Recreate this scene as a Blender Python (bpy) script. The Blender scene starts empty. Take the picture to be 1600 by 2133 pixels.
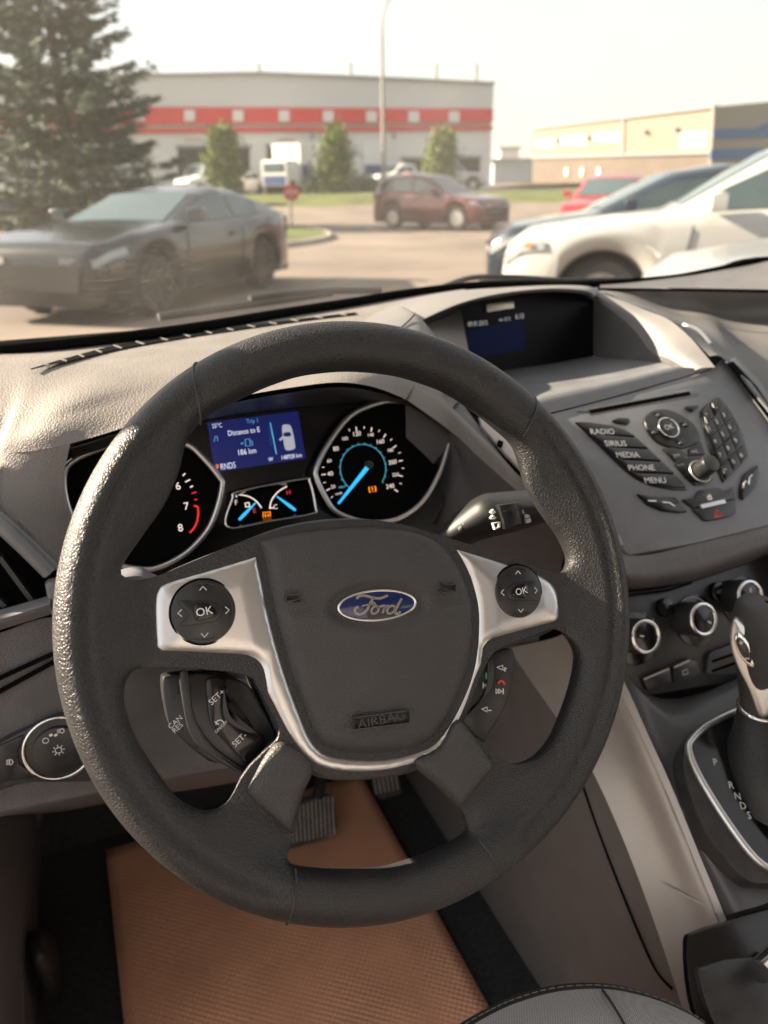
import bpy, bmesh, math, random
import numpy as np
from mathutils import Vector, Matrix
from mathutils.geometry import delaunay_2d_cdt
random.seed(4); RNG = np.random.default_rng(4)
R = math.radians
scene = bpy.context.scene
COL = scene.collection

# ------------------------------------------------------------------ camera
# car frame: origin at the steering wheel's centre, X right, Y forward, Z up (metres)
FPX = 1603.0
MC = np.array([[0.9227, -0.1638, 0.3489], [-0.3851, -0.3551, 0.8518], [-0.0156, -0.9204, -0.3908]])
CPOS = np.array([-0.1544, -0.3945, 0.2472])
cd = bpy.data.cameras.new('camera'); cam = bpy.data.objects.new('camera', cd); COL.objects.link(cam)
cd.sensor_fit = 'HORIZONTAL'; cd.sensor_width = 36.0; cd.lens = 36.0 * FPX / 1600.0
cd.clip_start = 0.02; cd.clip_end = 3000
m = Matrix.Identity(4)
for i in range(3):
    m[i][0] = MC[i][0]; m[i][1] = -MC[i][1]; m[i][2] = -MC[i][2]; m[i][3] = CPOS[i]
cam.matrix_world = m
cd.dof.use_dof = True; cd.dof.focus_distance = 0.50; cd.dof.aperture_fstop = 9.5
scene.camera = cam

# ------------------------------------------------------------------ sky, sun, exposure
SUN_AZ, SUN_EL = R(-58), R(27)          # azimuth from the car's forward axis (negative = left)
sdir = Vector((math.sin(SUN_AZ) * math.cos(SUN_EL), math.cos(SUN_AZ) * math.cos(SUN_EL), math.sin(SUN_EL)))
w = bpy.data.worlds.new('World'); scene.world = w; w.use_nodes = True
nt = w.node_tree; bg = nt.nodes['Background']
sky = nt.nodes.new('ShaderNodeTexSky'); sky.sky_type = 'NISHITA'; sky.sun_disc = False
sky.sun_elevation = SUN_EL; sky.sun_rotation = SUN_AZ
sky.air_density = 1.0; sky.dust_density = 1.6; sky.ozone_density = 1.0
mxs = nt.nodes.new('ShaderNodeMix'); mxs.data_type = 'RGBA'; mxs.inputs[0].default_value = 0.68
nt.links.new(sky.outputs[0], mxs.inputs[6]); mxs.inputs[7].default_value = (3.95, 3.7, 3.3, 1)   # smoke haze: pale cream over the whole dome
nt.links.new(mxs.outputs[2], bg.inputs[0]); bg.inputs[1].default_value = 0.055
sl = bpy.data.lights.new('sun', 'SUN'); sun = bpy.data.objects.new('sun', sl); COL.objects.link(sun)
sl.energy = 4.4; sl.angle = R(0.8); sl.color = (1.0, 0.82, 0.63)
sun.rotation_euler = sdir.to_track_quat('Z', 'Y').to_euler()
sun.location = (-8, 8, 12)
vs = scene.view_settings; vs.view_transform = 'Standard'; vs.look = 'None'; vs.exposure = 2.75; vs.gamma = 1.0; vs.use_curve_mapping = False
scene.cycles.use_denoising = True
scene.cycles.max_bounces = 8; scene.cycles.transparent_max_bounces = 12; scene.cycles.caustics_reflective = False; scene.cycles.caustics_refractive = False
scene.cycles.sample_clamp_indirect = 6

# ------------------------------------------------------------------ measuring: a pixel's ray met with a plane of the car
def ray(px, py): return MC @ np.array([(px - 800) / FPX, (py - 1066.5) / FPX, 1.0])
def onpl(px, py, p0, n):
    d = ray(px, py); n = np.asarray(n, float)
    return CPOS + d * (((np.asarray(p0) - CPOS) @ n) / (d @ n))
def Q(px, py, Y=None, Z=None, X=None, D=None):
    if D is not None: return CPOS + D * ray(px, py)
    if Y is not None: return onpl(px, py, (0, Y, 0), (0, 1, 0))
    if Z is not None: return onpl(px, py, (0, 0, Z), (0, 0, 1))
    return onpl(px, py, (X, 0, 0), (1, 0, 0))
class Frame:
    """a plane with axes u (right), v (up), n (towards the viewer)"""
    def __init__(s, o, n, rot=0.0):
        s.o = np.asarray(o, float); s.n = np.asarray(n, float); s.n = s.n / np.linalg.norm(s.n)
        u = np.cross((0, 0, 1.0), s.n); u /= np.linalg.norm(u); v = np.cross(s.n, u)
        c, q = math.cos(rot), math.sin(rot)
        s.u = c * u + q * v; s.v = -q * u + c * v
    def px(s, px, py, d=0.0):
        p = onpl(px, py, s.o + d * s.n, s.n) - s.o
        return np.array([p @ s.u, p @ s.v])
    def pts(s, lst, d=0.0): return [s.px(a, b, d) for a, b in lst]
    def to(s, uv, z=0.0): return s.o + uv[0] * s.u + uv[1] * s.v + z * s.n
def tilt(deg): return (0, -math.cos(R(deg)), math.sin(R(deg)))

# ------------------------------------------------------------------ materials
MATS = {}
def mat(name, col, rough=0.5, metal=0.0, bump=None, emit=0.0, noise=None, coat=0.0, spec=0.5, coords='Object', alpha=None):
    if name in MATS: return MATS[name]
    mt = bpy.data.materials.new(name); mt.use_nodes = True; n = mt.node_tree; b = n.nodes['Principled BSDF']
    b.inputs['Base Color'].default_value = (*col, 1); b.inputs['Roughness'].default_value = rough; b.inputs['Metallic'].default_value = metal
    b.inputs['Specular IOR Level'].default_value = spec
    if coat: b.inputs['Coat Weight'].default_value = coat; b.inputs['Coat Roughness'].default_value = 0.05
    tc = n.nodes.new('ShaderNodeTexCoord')
    if emit:
        b.inputs['Emission Color'].default_value = (*col, 1); b.inputs['Emission Strength'].default_value = emit
    if noise:   # (scale, amount, rough amount)
        nz = n.nodes.new('ShaderNodeTexNoise'); nz.inputs['Scale'].default_value = noise[0]; nz.inputs['Detail'].default_value = 6
        n.links.new(tc.outputs[coords], nz.inputs['Vector'])
        mp = n.nodes.new('ShaderNodeMapRange'); mp.inputs[1].default_value = 0.3; mp.inputs[2].default_value = 0.7
        mp.inputs[3].default_value = 1 - noise[1]; mp.inputs[4].default_value = 1 + noise[1]
        n.links.new(nz.outputs[0], mp.inputs[0])
        hs = n.nodes.new('ShaderNodeHueSaturation'); hs.inputs['Color'].default_value = (*col, 1)
        n.links.new(mp.outputs[0], hs.inputs['Value']); n.links.new(hs.outputs[0], b.inputs['Base Color'])
        if len(noise) > 2:
            m2 = n.nodes.new('ShaderNodeMapRange'); m2.inputs[1].default_value = 0.3; m2.inputs[2].default_value = 0.7
            m2.inputs[3].default_value = max(0.03, rough - noise[2]); m2.inputs[4].default_value = rough + noise[2]
            n.links.new(nz.outputs[0], m2.inputs[0]); n.links.new(m2.outputs[0], b.inputs['Roughness'])
    if bump:    # (kind, cell size m, distance m)
        kind, cell, dist = bump
        bp = n.nodes.new('ShaderNodeBump'); bp.inputs['Distance'].default_value = dist; bp.inputs['Strength'].default_value = 1.0
        if kind == 'leather':
            wz = n.nodes.new('ShaderNodeTexNoise'); wz.inputs['Scale'].default_value = 0.6 / cell
            n.links.new(tc.outputs[coords], wz.inputs['Vector'])
            va = n.nodes.new('ShaderNodeVectorMath'); va.operation = 'MULTIPLY_ADD'; va.inputs[1].default_value = (cell * 0.9,) * 3
            n.links.new(wz.outputs['Color'], va.inputs[0]); n.links.new(tc.outputs[coords], va.inputs[2])
            v = n.nodes.new('ShaderNodeTexVoronoi'); v.feature = 'DISTANCE_TO_EDGE'; v.inputs['Scale'].default_value = 1.0 / cell
            n.links.new(va.outputs[0], v.inputs['Vector'])
            mp = n.nodes.new('ShaderNodeMapRange'); mp.inputs[1].default_value = 0.0; mp.inputs[2].default_value = 0.28; mp.interpolation_type = 'SMOOTHSTEP'
            n.links.new(v.outputs['Distance'], mp.inputs[0]); n.links.new(mp.outputs[0], bp.inputs['Height'])
        elif kind == 'noise':
            nz = n.nodes.new('ShaderNodeTexNoise'); nz.inputs['Scale'].default_value = 1.0 / cell; nz.inputs['Detail'].default_value = 4
            n.links.new(tc.outputs[coords], nz.inputs['Vector']); n.links.new(nz.outputs[0], bp.inputs['Height'])
        elif kind == 'wave':
            wv = n.nodes.new('ShaderNodeTexWave'); wv.inputs['Scale'].default_value = 0.31 / cell; wv.bands_direction = 'X'
            n.links.new(tc.outputs[coords], wv.inputs['Vector']); n.links.new(wv.outputs[0], bp.inputs['Height'])
        n.links.new(bp.outputs[0], b.inputs['Normal'])
    if alpha is not None: b.inputs['Alpha'].default_value = alpha
    MATS[name] = mt; return mt

M_RIM = mat('wheel_leather', (0.019, 0.019, 0.020), 0.46, bump=('leather', 0.0021, 0.00022), noise=(60, 0.14, 0.05))
M_PAD = mat('airbag_leather', (0.044, 0.042, 0.042), 0.50, bump=('leather', 0.0020, 0.00022), noise=(60, 0.08, 0.04))
M_SATIN = mat('satin_silver', (0.62, 0.615, 0.615), 0.32, 0.92)
M_CHROME = mat('chrome', (0.80, 0.80, 0.80), 0.12, 1.0)
M_BLK = mat('black_plastic', (0.030, 0.030, 0.032), 0.40, bump=('noise', 0.0008, 0.00008), noise=(90, 0.2, 0.06))
M_GLOSS = mat('gloss_black', (0.006, 0.006, 0.007), 0.16)
M_DEEP = mat('dark_recess', (0.003, 0.003, 0.003), 0.9, spec=0.05)  # near-black, also paints the shade inside slots and vents
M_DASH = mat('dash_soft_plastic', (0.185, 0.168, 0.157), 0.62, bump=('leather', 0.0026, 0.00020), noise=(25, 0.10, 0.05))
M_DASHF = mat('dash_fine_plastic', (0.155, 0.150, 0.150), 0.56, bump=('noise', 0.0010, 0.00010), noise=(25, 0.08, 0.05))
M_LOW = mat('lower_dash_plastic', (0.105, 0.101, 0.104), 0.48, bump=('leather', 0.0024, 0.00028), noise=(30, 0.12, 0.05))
M_STACK = mat('stack_plastic', (0.150, 0.154, 0.165), 0.40, bump=('noise', 0.0009, 0.00005), noise=(40, 0.10, 0.05))
M_BTN = mat('button_plastic', (0.020, 0.020, 0.021), 0.34, noise=(120, 0.2, 0.08))
M_TAN = mat('bronze_silver_trim', (0.44, 0.40, 0.37), 0.40, 0.30, noise=(40, 0.05, 0.06), bump=('noise', 0.0006, 0.00003))
M_WHITE = mat('white_print', (0.75, 0.75, 0.74), 0.6)
M_GREYP = mat('grey_print', (0.42, 0.42, 0.43), 0.6)
M_LIT = mat('lit_dial_print', (0.95, 0.78, 0.70), 0.5, emit=0.13)
M_BLUE = mat('lit_blue', (0.03, 0.42, 0.80), 0.5, emit=0.17)
M_CYAN = mat('lit_cyan_print', (0.10, 0.50, 0.70), 0.5, emit=0.10)
M_RED = mat('lit_red', (0.85, 0.03, 0.03), 0.5, emit=0.11)
M_AMB = mat('lit_amber', (1.0, 0.24, 0.01), 0.5, emit=0.17)
M_SCRW = mat('screen_white', (0.75, 0.80, 0.95), 0.5, emit=0.13)
M_SCRB = mat('screen_light_blue', (0.10, 0.35, 0.65), 0.5, emit=0.10)

# ------------------------------------------------------------------ objects
def empty(name, loc, label=None, cat=None, group=None, kind=None):
    o = bpy.data.objects.new(name, None); COL.objects.link(o); o.location = tuple(loc); o.empty_display_size = 0.02
    tag(o, label, cat, group, kind); return o
def tag(o, label=None, cat=None, group=None, kind=None):
    if label: o['label'] = label
    if cat: o['category'] = cat
    if group: o['group'] = group
    if kind: o['kind'] = kind
    return o
def root_loc(o):
    while o.parent: o = o.parent
    return np.array(o.location)
def mesh(name, verts, faces, mt, parent=None, smooth=None, loc=None):
    """verts in car coordinates; smooth = sharp angle in degrees or None for flat"""
    V = np.asarray(verts, float).reshape(-1, 3)
    me = bpy.data.meshes.new(name)
    o = bpy.data.objects.new(name, me); COL.objects.link(o)
    if parent is not None:
        V = V - root_loc(parent); o.parent = parent
    else:
        b = np.array(loc) if loc is not None else np.array([V[:, 0].mean(), V[:, 1].mean(), V[:, 2].min()])
        V = V - b; o.location = tuple(b)
    me.from_pydata([tuple(v) for v in V], [], [tuple(int(i) for i in f) for f in faces])
    if smooth is not None:
        me.polygons.foreach_set('use_smooth', [True] * len(me.polygons))
        if smooth < 180: me.set_sharp_from_angle(angle=R(smooth))
    if mt is not None: me.materials.append(mt)
    me.update(); return o
class Geo:
    """collects pieces of ONE part"""
    def __init__(s): s.v = []; s.f = []
    def add(s, v, f):
        k = len(s.v); s.v.extend([tuple(map(float, p)) for p in v]); s.f.extend([tuple(i + k for i in q) for q in f]); return s
    def build(s, name, mt, parent=None, smooth=None): return mesh(name, s.v, s.f, mt, parent, smooth)

def catmull(pts, n=8, closed=False):
    P = [np.asarray(p, float) for p in pts]; N = len(P); out = []
    rng = range(N) if closed else range(N - 1)
    for i in rng:
        if closed: a, b, c, d = P[i - 1], P[i], P[(i + 1) % N], P[(i + 2) % N]
        else: a, b, c, d = P[max(i - 1, 0)], P[i], P[i + 1], P[min(i + 2, N - 1)]
        for k in range(n):
            t = k / n
            out.append(0.5 * ((2 * b) + (c - a) * t + (2 * a - 5 * b + 4 * c - d) * t * t + (3 * b - a - 3 * c + d) * t ** 3))
    if not closed: out.append(P[-1])
    return out
def resample(pts, step, closed=True):
    P = np.array(pts)
    if closed: P = np.vstack([P, P[:1]])
    s = np.r_[0, np.cumsum(np.linalg.norm(np.diff(P, axis=0), axis=1))]
    n = max(8 if closed else 2, int(s[-1] / step)); t = np.linspace(0, s[-1], n + 1)
    q = np.stack([np.interp(t, s, P[:, k]) for k in range(P.shape[1])], 1)
    return q[:-1] if closed else q
def area2(P): P = np.array(P); x, y = P[:, 0], P[:, 1]; return 0.5 * np.sum(x * np.roll(y, -1) - np.roll(x, -1) * y)
def ccw(P): P = [np.asarray(p, float) for p in P]; return P if area2(P) > 0 else P[::-1]
def inset(P, d):
    P = np.array(P); a = P - np.roll(P, 1, 0); b = np.roll(P, -1, 0) - P
    a /= (np.linalg.norm(a, axis=1)[:, None] + 1e-12); b /= (np.linalg.norm(b, axis=1)[:, None] + 1e-12)
    na = np.stack([-a[:, 1], a[:, 0]], 1); nb = np.stack([-b[:, 1], b[:, 0]], 1)
    nn = na + nb; nn /= (np.linalg.norm(nn, axis=1)[:, None] + 1e-12)
    c = np.clip((nn * na).sum(1), 0.45, 1)
    return P + nn * (d / c)[:, None]
def prism_geo(fr, out, z0, z1, bevel=0.0, geo=None, back=False):
    """outline (uv, on frame) -> solid from z0 to z1 along the frame's normal, bevelled front edge"""
    P = np.array(ccw(out)); n = len(P); rings = [(P, z0)]
    if bevel > 0:
        rings += [(P, z1 - bevel), (inset(P, bevel * 0.3), z1 - bevel * 0.3), (inset(P, bevel), z1)]
    else: rings.append((P, z1))
    v = []; f = []
    for (Pk, z) in rings: v += [fr.to(p, z) for p in Pk]
    for k in range(len(rings) - 1):
        for i in range(n):
            j = (i + 1) % n; f.append((k * n + i, k * n + j, (k + 1) * n + j, (k + 1) * n + i))
    f.append(tuple((len(rings) - 1) * n + i for i in range(n)))
    if back: f.append(tuple(reversed(range(n))))
    g = geo or Geo(); g.add(v, f); return g
def prism(name, fr, out, z0, z1, mt, parent, bevel=0.0, smooth=40): return prism_geo(fr, out, z0, z1, bevel).build(name, mt, parent, smooth)
def pprism(name, fr, pxs, z0, z1, mt, parent, bevel=0.0, curve=0, d=None, smooth=40):
    """the same from measured pixels"""
    uv = fr.pts(pxs, z1 if d is None else d)
    if curve: uv = catmull(uv, curve, True)
    return prism(name, fr, uv, z0, z1, mt, parent, bevel, smooth)
def circle(c, r, n=40, ry=None): ry = r if ry is None else ry; return [np.array([c[0] + r * math.cos(2 * math.pi * k / n), c[1] + ry * math.sin(2 * math.pi * k / n)]) for k in range(n)]
def tube_geo(path, r, n=10, closed=False, geo=None, caps=True, flat=1.0, up=None):
    P = [np.asarray(p, float) for p in path]; N = len(P); v = []; f = []
    rr = r if hasattr(r, '__len__') else [r] * N
    prev = None
    for i in range(N):
        if closed: t = P[(i + 1) % N] - P[i - 1]
        else: t = P[min(i + 1, N - 1)] - P[max(i - 1, 0)]
        t = t / (np.linalg.norm(t) + 1e-12)
        if prev is None:
            a = np.array(up if up is not None else ((0, 0, 1.0) if abs(t[2]) < 0.9 else (1.0, 0, 0)))
        else: a = prev
        a = a - t * (a @ t); a /= np.linalg.norm(a); prev = a; b = np.cross(t, a)
        for k in range(n):
            th = 2 * math.pi * k / n; v.append(P[i] + rr[i] * (math.cos(th) * a * flat + math.sin(th) * b))
    for i in range(N if closed else N - 1):
        for k in range(n):
            i2 = (i + 1) % N; k2 = (k + 1) % n
            f.append((i * n + k, i * n + k2, i2 * n + k2, i2 * n + k))
    if caps and not closed: f.append(tuple(reversed(range(n)))); f.append(tuple((N - 1) * n + k for k in range(n)))
    g = geo or Geo(); g.add(v, f); return g
def tube(name, path, r, mt, parent=None, n=10, closed=False, flat=1.0, up=None): return tube_geo(path, r, n, closed, flat=flat, up=up).build(name, mt, parent, 60)
def box_geo(c, u, v, n, hu, hv, hn, geo=None, bev=0.0):
    fr = Frame.__new__(Frame); fr.o = np.asarray(c, float); fr.u, fr.v, fr.n = [np.asarray(k, float) / np.linalg.norm(k) for k in (u, v, n)]
    return prism_geo(fr, [(-hu, -hv), (hu, -hv), (hu, hv), (-hu, hv)], -hn, hn, bev, geo, back=True)
AX = ((1, 0, 0), (0, 1, 0), (0, 0, 1))
def abox(name, lo, hi, mt, parent=None, bev=0.0):
    lo = np.array(lo, float); hi = np.array(hi, float); h = (hi - lo) / 2
    return box_geo((lo + hi) / 2, *AX, h[0], h[1], h[2], bev=bev).build(name, mt, parent, 40 if bev else None)
def abox_geo(lo, hi, geo=None, bev=0.0):
    lo = np.array(lo, float); hi = np.array(hi, float); h = (hi - lo) / 2
    return box_geo((lo + hi) / 2, *AX, h[0], h[1], h[2], geo, bev)
def loft_geo(rows, nu=6, nv=6, geo=None):
    """Catmull-Rom surface through rows of car-space points"""
    R1 = [catmull(r, nu) for r in rows]; cols = list(zip(*R1))
    C1 = [catmull(c, nv) for c in cols]; nr = len(C1[0]); nc = len(C1)
    v = [C1[j][i] for i in range(nr) for j in range(nc)]
    f = [(i * nc + j, i * nc + j + 1, (i + 1) * nc + j + 1, (i + 1) * nc + j) for i in range(nr - 1) for j in range(nc - 1)]
    g = geo or Geo(); g.add(v, f); return g
def loft(name, rows, mt, parent, nu=6, nv=6, smooth=50, thick=0.0):
    o = loft_geo(rows, nu, nv).build(name, mt, parent, smooth)
    if thick:
        md = o.modifiers.new('thickness', 'SOLIDIFY'); md.thickness = thick; md.offset = 0
    return o
def stroke_geo(fr, pts, wd, z0, z1, geo=None, closed=False):
    """flat raised line of width wd (uv points)"""
    P = np.array(pts, float); N = len(P)
    if closed: t = np.roll(P, -1, 0) - np.roll(P, 1, 0)
    else: t = np.array([P[min(i + 1, N - 1)] - P[max(i - 1, 0)] for i in range(N)])
    t /= (np.linalg.norm(t, axis=1)[:, None] + 1e-12); nn = np.stack([-t[:, 1], t[:, 0]], 1)
    ww = np.asarray(wd) if hasattr(wd, '__len__') else np.full(N, wd)
    A = P + nn * ww[:, None] / 2; B = P - nn * ww[:, None] / 2
    v = []; f = []
    for i in range(N): v += [fr.to(A[i], z0), fr.to(A[i], z1), fr.to(B[i], z1), fr.to(B[i], z0)]
    for i in range(N if closed else N - 1):
        a = 4 * i; b = 4 * ((i + 1) % N)
        for k in range(3): f.append((a + k, a + k + 1, b + k + 1, b + k))
    if not closed: f += [(0, 3, 2, 1), (4 * N - 4, 4 * N - 3, 4 * N - 2, 4 * N - 1)]
    g = geo or Geo(); g.add(v, f); return g
def pstroke(fr, pxs, wd, z0, z1, geo=None, closed=False, curve=0):
    uv = fr.pts(pxs, z1)
    if curve: uv = catmull(uv, curve, closed)
    return stroke_geo(fr, uv, wd, z0, z1, geo, closed)
TEXTS = []
def text(body, fr, uv, size, z, mt, parent, rot=0.0, name='lettering', ext=0.0, align='CENTER', squeeze=1.0, shear=0.0):
    """print on a frame, turned into a mesh at the end"""
    c = bpy.data.curves.new(name, 'FONT'); c.body = body; c.size = size; c.align_x = align; c.align_y = 'CENTER'; c.extrude = ext; c.shear = shear; c.resolution_u = 3
    o = bpy.data.objects.new(name, c); COL.objects.link(o)
    cr, sr = math.cos(rot), math.sin(rot)
    u = (cr * fr.u + sr * fr.v) * squeeze; v = -sr * fr.u + cr * fr.v; p = fr.to(uv, z)
    mw = Matrix.Identity(4)
    for i in range(3): mw[i][0] = u[i]; mw[i][1] = v[i]; mw[i][2] = fr.n[i]; mw[i][3] = p[i]
    TEXTS.append((o, mw, mt, parent, name)); return o
def finish_texts():
    dg = bpy.context.evaluated_depsgraph_get(); dg.update()
    for (o, mw, mt, parent, name) in TEXTS:
        me = bpy.data.meshes.new_from_object(o.evaluated_get(dg))
        base = root_loc(parent) if parent is not None else np.zeros(3)
        me.transform(Matrix.Translation(tuple(-base)) @ mw); me.materials.clear(); me.materials.append(mt)
        n = bpy.data.objects.new(name, me); COL.objects.link(n); n.parent = parent
        bpy.data.objects.remove(o)
# distance-field plates: one continuous body with rounded edges, from an outline with openings
def seg_dist(P, poly):
    P = np.asarray(P); A = np.asarray(poly); B = np.roll(A, -1, 0); out = np.full(len(P), 1e9)
    AB = B - A; L = (AB ** 2).sum(1) + 1e-18
    for s in range(0, len(P), 4000):
        q = P[s:s + 4000, None, :] - A[None]; t = np.clip((q * AB[None]).sum(2) / L, 0, 1)
        out[s:s + 4000] = np.sqrt((((q - t[..., None] * AB[None]) ** 2).sum(2)).min(1))
    return out
def inside(P, poly):
    P = np.asarray(P); A = np.asarray(poly); B = np.roll(A, -1, 0); r = np.zeros(len(P), bool)
    for a, b in zip(A, B):
        c = ((a[1] > P[:, 1]) != (b[1] > P[:, 1]))
        if c.any():
            x = (b[0] - a[0]) * (P[:, 1] - a[1]) / (b[1] - a[1] + 1e-18) + a[0]; r ^= c & (P[:, 0] < x)
    return r
def sdf_plate(name, fr, outer, holes, hfun, bfun, mt, parent, step=0.003, rings=(0.0006, 0.0016, 0.0032, 0.0056), grid=0.0032, mid=0.0, bstep=None):
    loops = [resample(ccw(outer), bstep or step)] + [resample(ccw(h)[::-1], bstep or step) for h in holes]
    def sd(P):
        d = np.min([seg_dist(P, l) for l in loops], axis=0); ins = inside(P, loops[0])
        for l in loops[1:]: ins &= ~inside(P, l)
        return np.where(ins, d, -d)
    pts = []; edges = []; nb = 0
    for l in loops:
        n = len(l); edges += [(nb + i, nb + (i + 1) % n) for i in range(n)]; pts += list(l); nb += n
    extra = []
    for l in loops:
        for r_ in rings:
            q = inset(l, r_); s = sd(q); extra += list(q[s > r_ * 0.88])
    A = np.array(loops[0]); lo, hi = A.min(0), A.max(0)
    gx = np.arange(lo[0], hi[0], grid); gy = np.arange(lo[1], hi[1], grid)
    G = np.array([(x + (grid / 2 if k % 2 else 0), y) for k, y in enumerate(gy) for x in gx]); s = sd(G)
    extra += list(G[s > rings[-1] + grid * 0.45])
    allp = [Vector(p) for p in pts + extra]
    ov, oe, of, _, _, _ = delaunay_2d_cdt(allp, edges, [], 0, 1e-7)
    V = np.array([tuple(p) for p in ov]); F = np.array([f for f in of if len(f) == 3])
    F = F[sd(V[F].mean(1)) > -1e-9]
    d = np.maximum(sd(V), 0); bnd = d < 1e-6; d[bnd] = 0
    zf = hfun(V, d); zb = bfun(V, d); m0 = mid(V) if callable(mid) else np.full(len(V), mid)
    zf = np.where(bnd, m0, zf); n = len(V); bi = np.where(bnd, np.arange(n), np.arange(n) + n)
    W = [fr.to(V[i], zf[i]) for i in range(n)] + [fr.to(V[i], zb[i]) for i in range(n)]
    faces = [tuple(f) for f in F] + [(bi[f[0]], bi[f[2]], bi[f[1]]) for f in F]
    used = sorted({i for f in faces for i in f}); mp = {k: i for i, k in enumerate(used)}
    return mesh(name, [W[k] for k in used], [tuple(mp[i] for i in f) for f in faces], mt, parent, 180)
def edge_round(d, wd): return np.sqrt(np.clip(1 - (1 - np.minimum(d / wd, 1)) ** 2, 0, 1))
# ================================================================== STEERING WHEEL
FW = Frame((0, 0, 0), tilt(27.6), R(-8.2))
wheel = empty('steering_wheel', (0, 0, -0.2), 'black leather-grain steering wheel with silver spokes and a blue oval badge', 'steering wheel')
RC, RT = 0.1705, 0.0174
op_top = [(262,1203),(254,1180),(300,1112),(342,1052),(372,985),(384,935),(400,900),(440,862),(525,819),(580,796),(640,779),(730,771),(822,779),(887,797),(940,819),(997,857),(1037,890),(1072,922),(1087,955),(1102,1007),(1125,1052),(1155,1095),(1175,1125),(1189,1160),(1184,1182),(1160,1192),(1060,1160),(960,1128),(800,1085),(640,1090),(520,1122),(400,1170),(310,1205)]
op_left = [(300,1392),(268,1410),(259,1440),(261,1475),(280,1530),(300,1565),(330,1610),(367,1660),(410,1686),(440,1690),(470,1678),(488,1652),(502,1622),(522,1594),(550,1566),(582,1528),(558,1462),(525,1412),(440,1396)]
op_right = [(1155,1311),(1185,1327),(1203,1355),(1206,1382),(1195,1435),(1170,1505),(1150,1545),(1120,1577),(1085,1591),(1058,1589),(1035,1577),(1012,1552),(962,1505),(985,1450),(1010,1390),(1040,1352),(1110,1325)]
op_bot = [(627,1672),(612,1740),(602,1797),(680,1813),(796,1810),(850,1796),(905,1776),(960,1749),(977,1736),(972,1710),(961,1685),(924,1647),(871,1587),(840,1610),(760,1622),(690,1622),(645,1608)]
outer_c = circle((0, 0), RC + RT, 200)
holes = [catmull(FW.pts(h, 0.0), 5, True) for h in (op_top, op_left, op_right, op_bot)]
_ang = lambda x, y: math.degrees(math.atan2(*FW.px(x, y)[::-1])) % 360
S_TL, S_TR, S_BL, S_BR = _ang(412, 757), _ang(1100, 812), _ang(597, 1920), _ang(1034, 1825)
def rim_front(V, d):
    rho = np.hypot(V[:, 0], V[:, 1]); tb = np.sqrt(np.maximum(RT ** 2 - (rho - RC) ** 2, 0))
    tb = tb * edge_round(d, 0.004)
    k = np.clip((rho - 0.105) / 0.05, 0, 1); k = k * k * (3 - 2 * k)
    pl = -0.009 + 0.0135 * k
    pl = np.where(pl > 0, pl * edge_round(d, 0.010), pl * edge_round(d, 0.004))
    pl = pl - 0.004 * (1 - edge_round(d, 0.014))
    th = np.degrees(np.arctan2(V[:, 1], V[:, 0])) % 360
    ss = lambda a, b, x: (lambda t: t * t * (3 - 2 * t))(np.clip((x - a) / (b - a), 0, 1))
    mk = np.where((th > 90) & (th < 270), ss(S_TL, S_TL + 14, th) * (1 - ss(S_BL - 14, S_BL, th)), np.maximum(ss(S_BR, S_BR + 14, th) * (th >= 270), (1 - ss(S_TR - 14, S_TR, th)) * (th <= 90)))
    tb = tb - mk * np.minimum(edge_round(d, 0.01), 1) * (0.0055 * np.exp(-((rho - 0.1705) / 0.0034) ** 2))
    wing = np.maximum(0.0140 - 0.45 * np.maximum(0.1705 - rho, 0), 0.0004) * edge_round(d, 0.007)
    tb = np.where(rho < 0.1705, tb * (1 - mk) + np.minimum(np.maximum(wing, 0), 0.0140 - 0.0035 * np.exp(-((rho - 0.1705) / 0.004) ** 2)) * mk, tb)
    a = np.maximum(tb, pl); c = 0.0008   # soft crease between the round rim and the thumb rest
    return np.where(np.abs(tb - pl) < c, a + (c - np.abs(tb - pl)) ** 2 / (4 * c), a)
def rim_back(V, d):
    rho = np.hypot(V[:, 0], V[:, 1]); tb = np.sqrt(np.maximum(RT ** 2 - (rho - RC) ** 2, 0)) * edge_round(d, 0.004)
    return -np.maximum(tb, 0.017 * edge_round(d, 0.010))
rim = sdf_plate('rim', FW, outer_c, holes, rim_front, rim_back, M_RIM, wheel, step=0.003, rings=(0.0005, 0.0015, 0.003, 0.005, 0.0075), grid=0.003)
# seams where the top and the bottom grip start
def seam(a_out, a_in, nm='seam'):
    p, q = FW.px(*a_out), FW.px(*a_in); ang = [math.atan2(p[1], p[0]), math.atan2(q[1], q[0])]
    pts = []
    for k in range(15):
        t = k / 14 * .80; ph = math.pi * t; a = ang[0] * (1 - t) + ang[1] * t
        rho = RC + (RT + 0.0002) * math.cos(ph); z = (RT + 0.0002) * math.sin(ph)
        pts.append(FW.to((rho * math.cos(a), rho * math.sin(a)), z))
    return tube(nm, pts, 0.00055, M_BLK, rim, 6)
seam((412, 757), (394, 900)); seam((1100, 812), (1082, 922)); seam((597, 1920), (602, 1797)); seam((1034, 1825), (978, 1736))
# lower spoke covers
def cover(pxs, d, h=0.006):
    o = catmull(FW.pts(pxs, d), 4, True)
    return sdf_plate('spoke_cover', FW, o, [], lambda V, dd: d - h + h * edge_round(dd, 0.006), lambda V, dd: np.full(len(V), d - 0.02), M_PAD, wheel, step=0.002, grid=0.004, mid=d - h, rings=(0.0006, 0.0018, 0.004, 0.0065))
cover([(592,1548),(560,1572),(522,1640),(518,1655),(530,1672),(608,1738),(613,1733),(632,1665),(655,1612),(640,1580)], 0.0065)
cover([(868,1590),(920,1560),(960,1500),(1000,1545),(1033,1590),(1034,1600),(970,1680),(960,1681),(925,1645)], 0.0065)
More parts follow.
